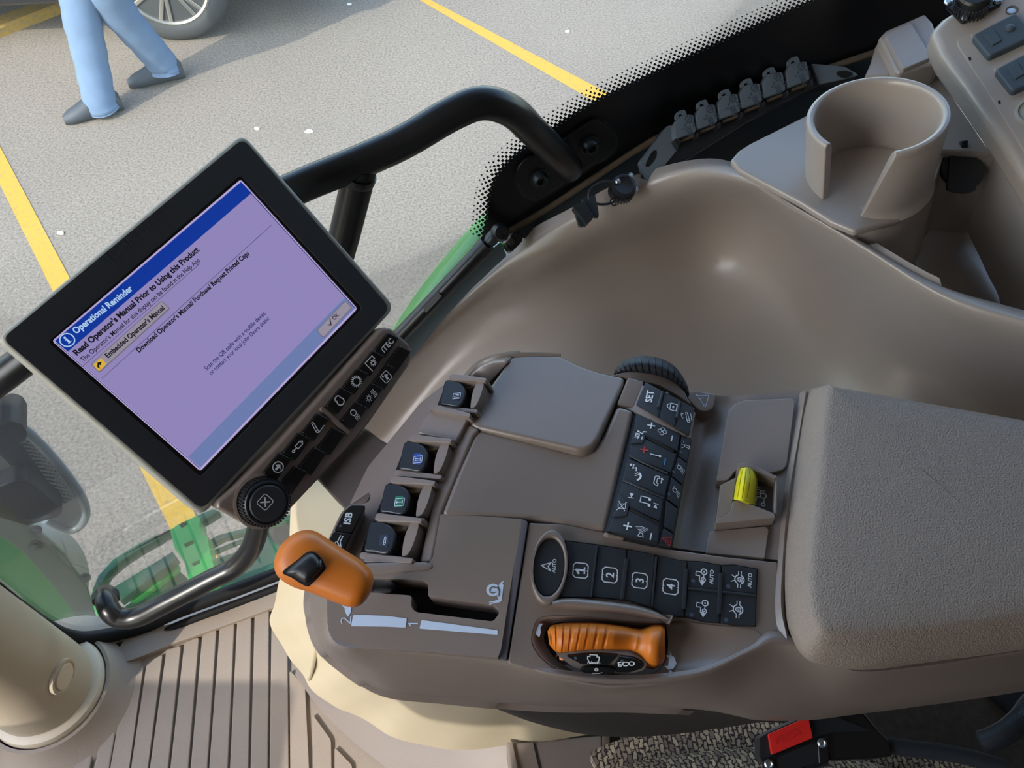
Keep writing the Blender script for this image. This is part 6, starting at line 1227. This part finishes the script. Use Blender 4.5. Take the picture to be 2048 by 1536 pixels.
# seat-belt buckle
Q = Plane(Z(1580, 1470, .545), (-.1, -.25, .95))
bk = thing('seat_belt_buckle', 'black seat belt buckle with a red press button', 'buckle', Q.at(1600, 1480))
b8 = lambda L: [(1448 + .29297 * x, 1136 + .29297 * y) for x, y in L]
extr('housing', Q, b8([(240, 1160), (300, 1125), (570, 1005), (600, 985), (660, 975), (990, 1100), (1000, 1115), (720, 1125), (715, 1350), (400, 1420), (262, 1330), (240, 1290)]), -.02, 0, BLACK, bk, bevel=.003)
extr('side_flap', Q.off(-.002), b8([(690, 990), (760, 975), (960, 985), (1060, 1110), (1140, 1190), (1160, 1290), (1000, 1310), (720, 1320), (700, 1130)]), -.02, 0, GLOSS, bk, bevel=.003)
extr('press_button', Q, b8([(304, 1136), (576, 1015), (608, 1160), (328, 1276)]), -.002, .0045, RED, bk, bevel=.0012, r=3, label='red button reading PRESS')
txt('PRESS', Q.off(.0045), b8([(366, 1208)])[0], b8([(530, 1136)])[0], mat('press_emboss', (205, 34, 30), .4), bk, h=.0003, asp=.95)
extr('tongue_frame', Q, b8([(262, 1310), (340, 1280), (610, 1168), (715, 1130), (722, 1320), (640, 1350), (380, 1430), (270, 1420)]), -.002, .002, GLOSS, bk, bevel=.001, holes=[b8([(348, 1300), (600, 1195), (640, 1200), (648, 1330), (420, 1400), (360, 1390)])])
for x, y in ((668, 1195), (305, 1338)): lathe('rivet', Q.at(*b8([(x, y)])[0], .002), Q.n, [(.0036, 0), (.0036, .001), (.0024, .0016), (.0016, .0008), (0, .0008)], STEEL, bk, n=18)
tube('belt_strap', [Q.at(*b8([p])[0], -.012) for p in ((1050, 1200), (1250, 1230), (1500, 1260), (1700, 1300), (1900, 1360))], .0065, RUBB, bk, n=10)
# corrugated hose at the lower right corner
hs = thing('corrugated_hose', 'black corrugated cable hose at the lower right corner', 'hose', Z(2020, 1460, .45))
hp_ = cline([Z(x, y, z) for x, y, z in ((1960, 1486, .475), (1985, 1478, .48), (2015, 1462, .485), (2040, 1440, .485), (2062, 1410, .475), (2090, 1380, .45))], 10)
tube('hose_core', hp_, .0075, RUBB, hs, n=14, smooth_n=0)
for i in range(2, len(hp_) - 2, 1):
    d = (hp_[i + 1] - hp_[i - 1]).normalized(); lathe('hose_ring', hp_[i], d, [(.0075, -.0012), (.0096, -.0008), (.0096, .0008), (.0075, .0012)], RUBB, hs, n=16)
# black recess plate behind the armrest end
rp_ = thing('rear_bracket', 'black bracket below the rear end of the armrest', 'bracket', Z(2030, 1385, .5))
extr('bracket_plate', hz(.41), [(1980, 1384), (2048, 1362), (2140, 1330), (2160, 1420), (2050, 1446)], -.06, 0, HOLE, rp_, bevel=.004)
# ================================================================== cab shell above and behind the camera
HL = mat('headliner', (176, 170, 160), .8)
cl = wbox('ceiling', (-1.12, -1.0, 1.62), (1.35, .92, 1.72), HL); tag(cl, 'cab roof liner', None, None, 'structure')
wr_ = wbox('wall_rear_shade', (1.25, -.9, -.02), (1.30, .9, 1.62), DARKB); tag(wr_, 'full-height rear cab wall, made solid to darken the interior', None, None, 'structure')  # unseen; raised to roof height to block light from behind
wl_ = wbox('wall_left_shade', (-.90, -.92, -.02), (1.25, -.88, 1.62), DARKB); tag(wl_, 'full-height left cab wall added to darken the near side of the armrest', None, None, 'structure')  # unseen; built solid to roof height to cut light from the left
for k, (x, y) in enumerate(((1.22, -.88), (1.22, .98), (.1, -.92))):
    o = wbox('trim_%d' % (3 + k), (x - .04, y - .04, 0), (x + .04, y + .04, 1.62), DARKB); tag(o, 'cab roof pillar', None, None, 'structure')
da = thing('floor_shade_console', 'unseen steering console placed to keep sun off the near floor', 'floor_shade_console', (-1.05, -.5, 0))  # out of view; its top edge is set to shade the near floor mat
wbox('shade_column', (-1.22, -.62, -.02), (-.95, -.40, .62), DARKB, da, bevel=.02)
wbox('shade_hood', (-1.30, -.72, .60), (-.86, -.30, .77), BLACK, da, bevel=.03)
wrt = mk('wall_right', [gl(.66, -.05, -.01), gl(2.1, -.05, -.01), gl(2.1, .70, -.01), gl(1.0, .70, -.01), gl(.66, .52, -.01)] + [gl(.66, -.05, -.03), gl(2.1, -.05, -.03), gl(2.1, .70, -.03), gl(1.0, .70, -.03), gl(.66, .52, -.03)],
         [(0, 1, 2, 3, 4), (5, 6, 7, 8, 9)] + [(i, (i + 1) % 5, 5 + (i + 1) % 5, 5 + i) for i in range(5)], DARKB); tag(wrt, 'lower right-hand cab wall behind the side console', None, None, 'structure')
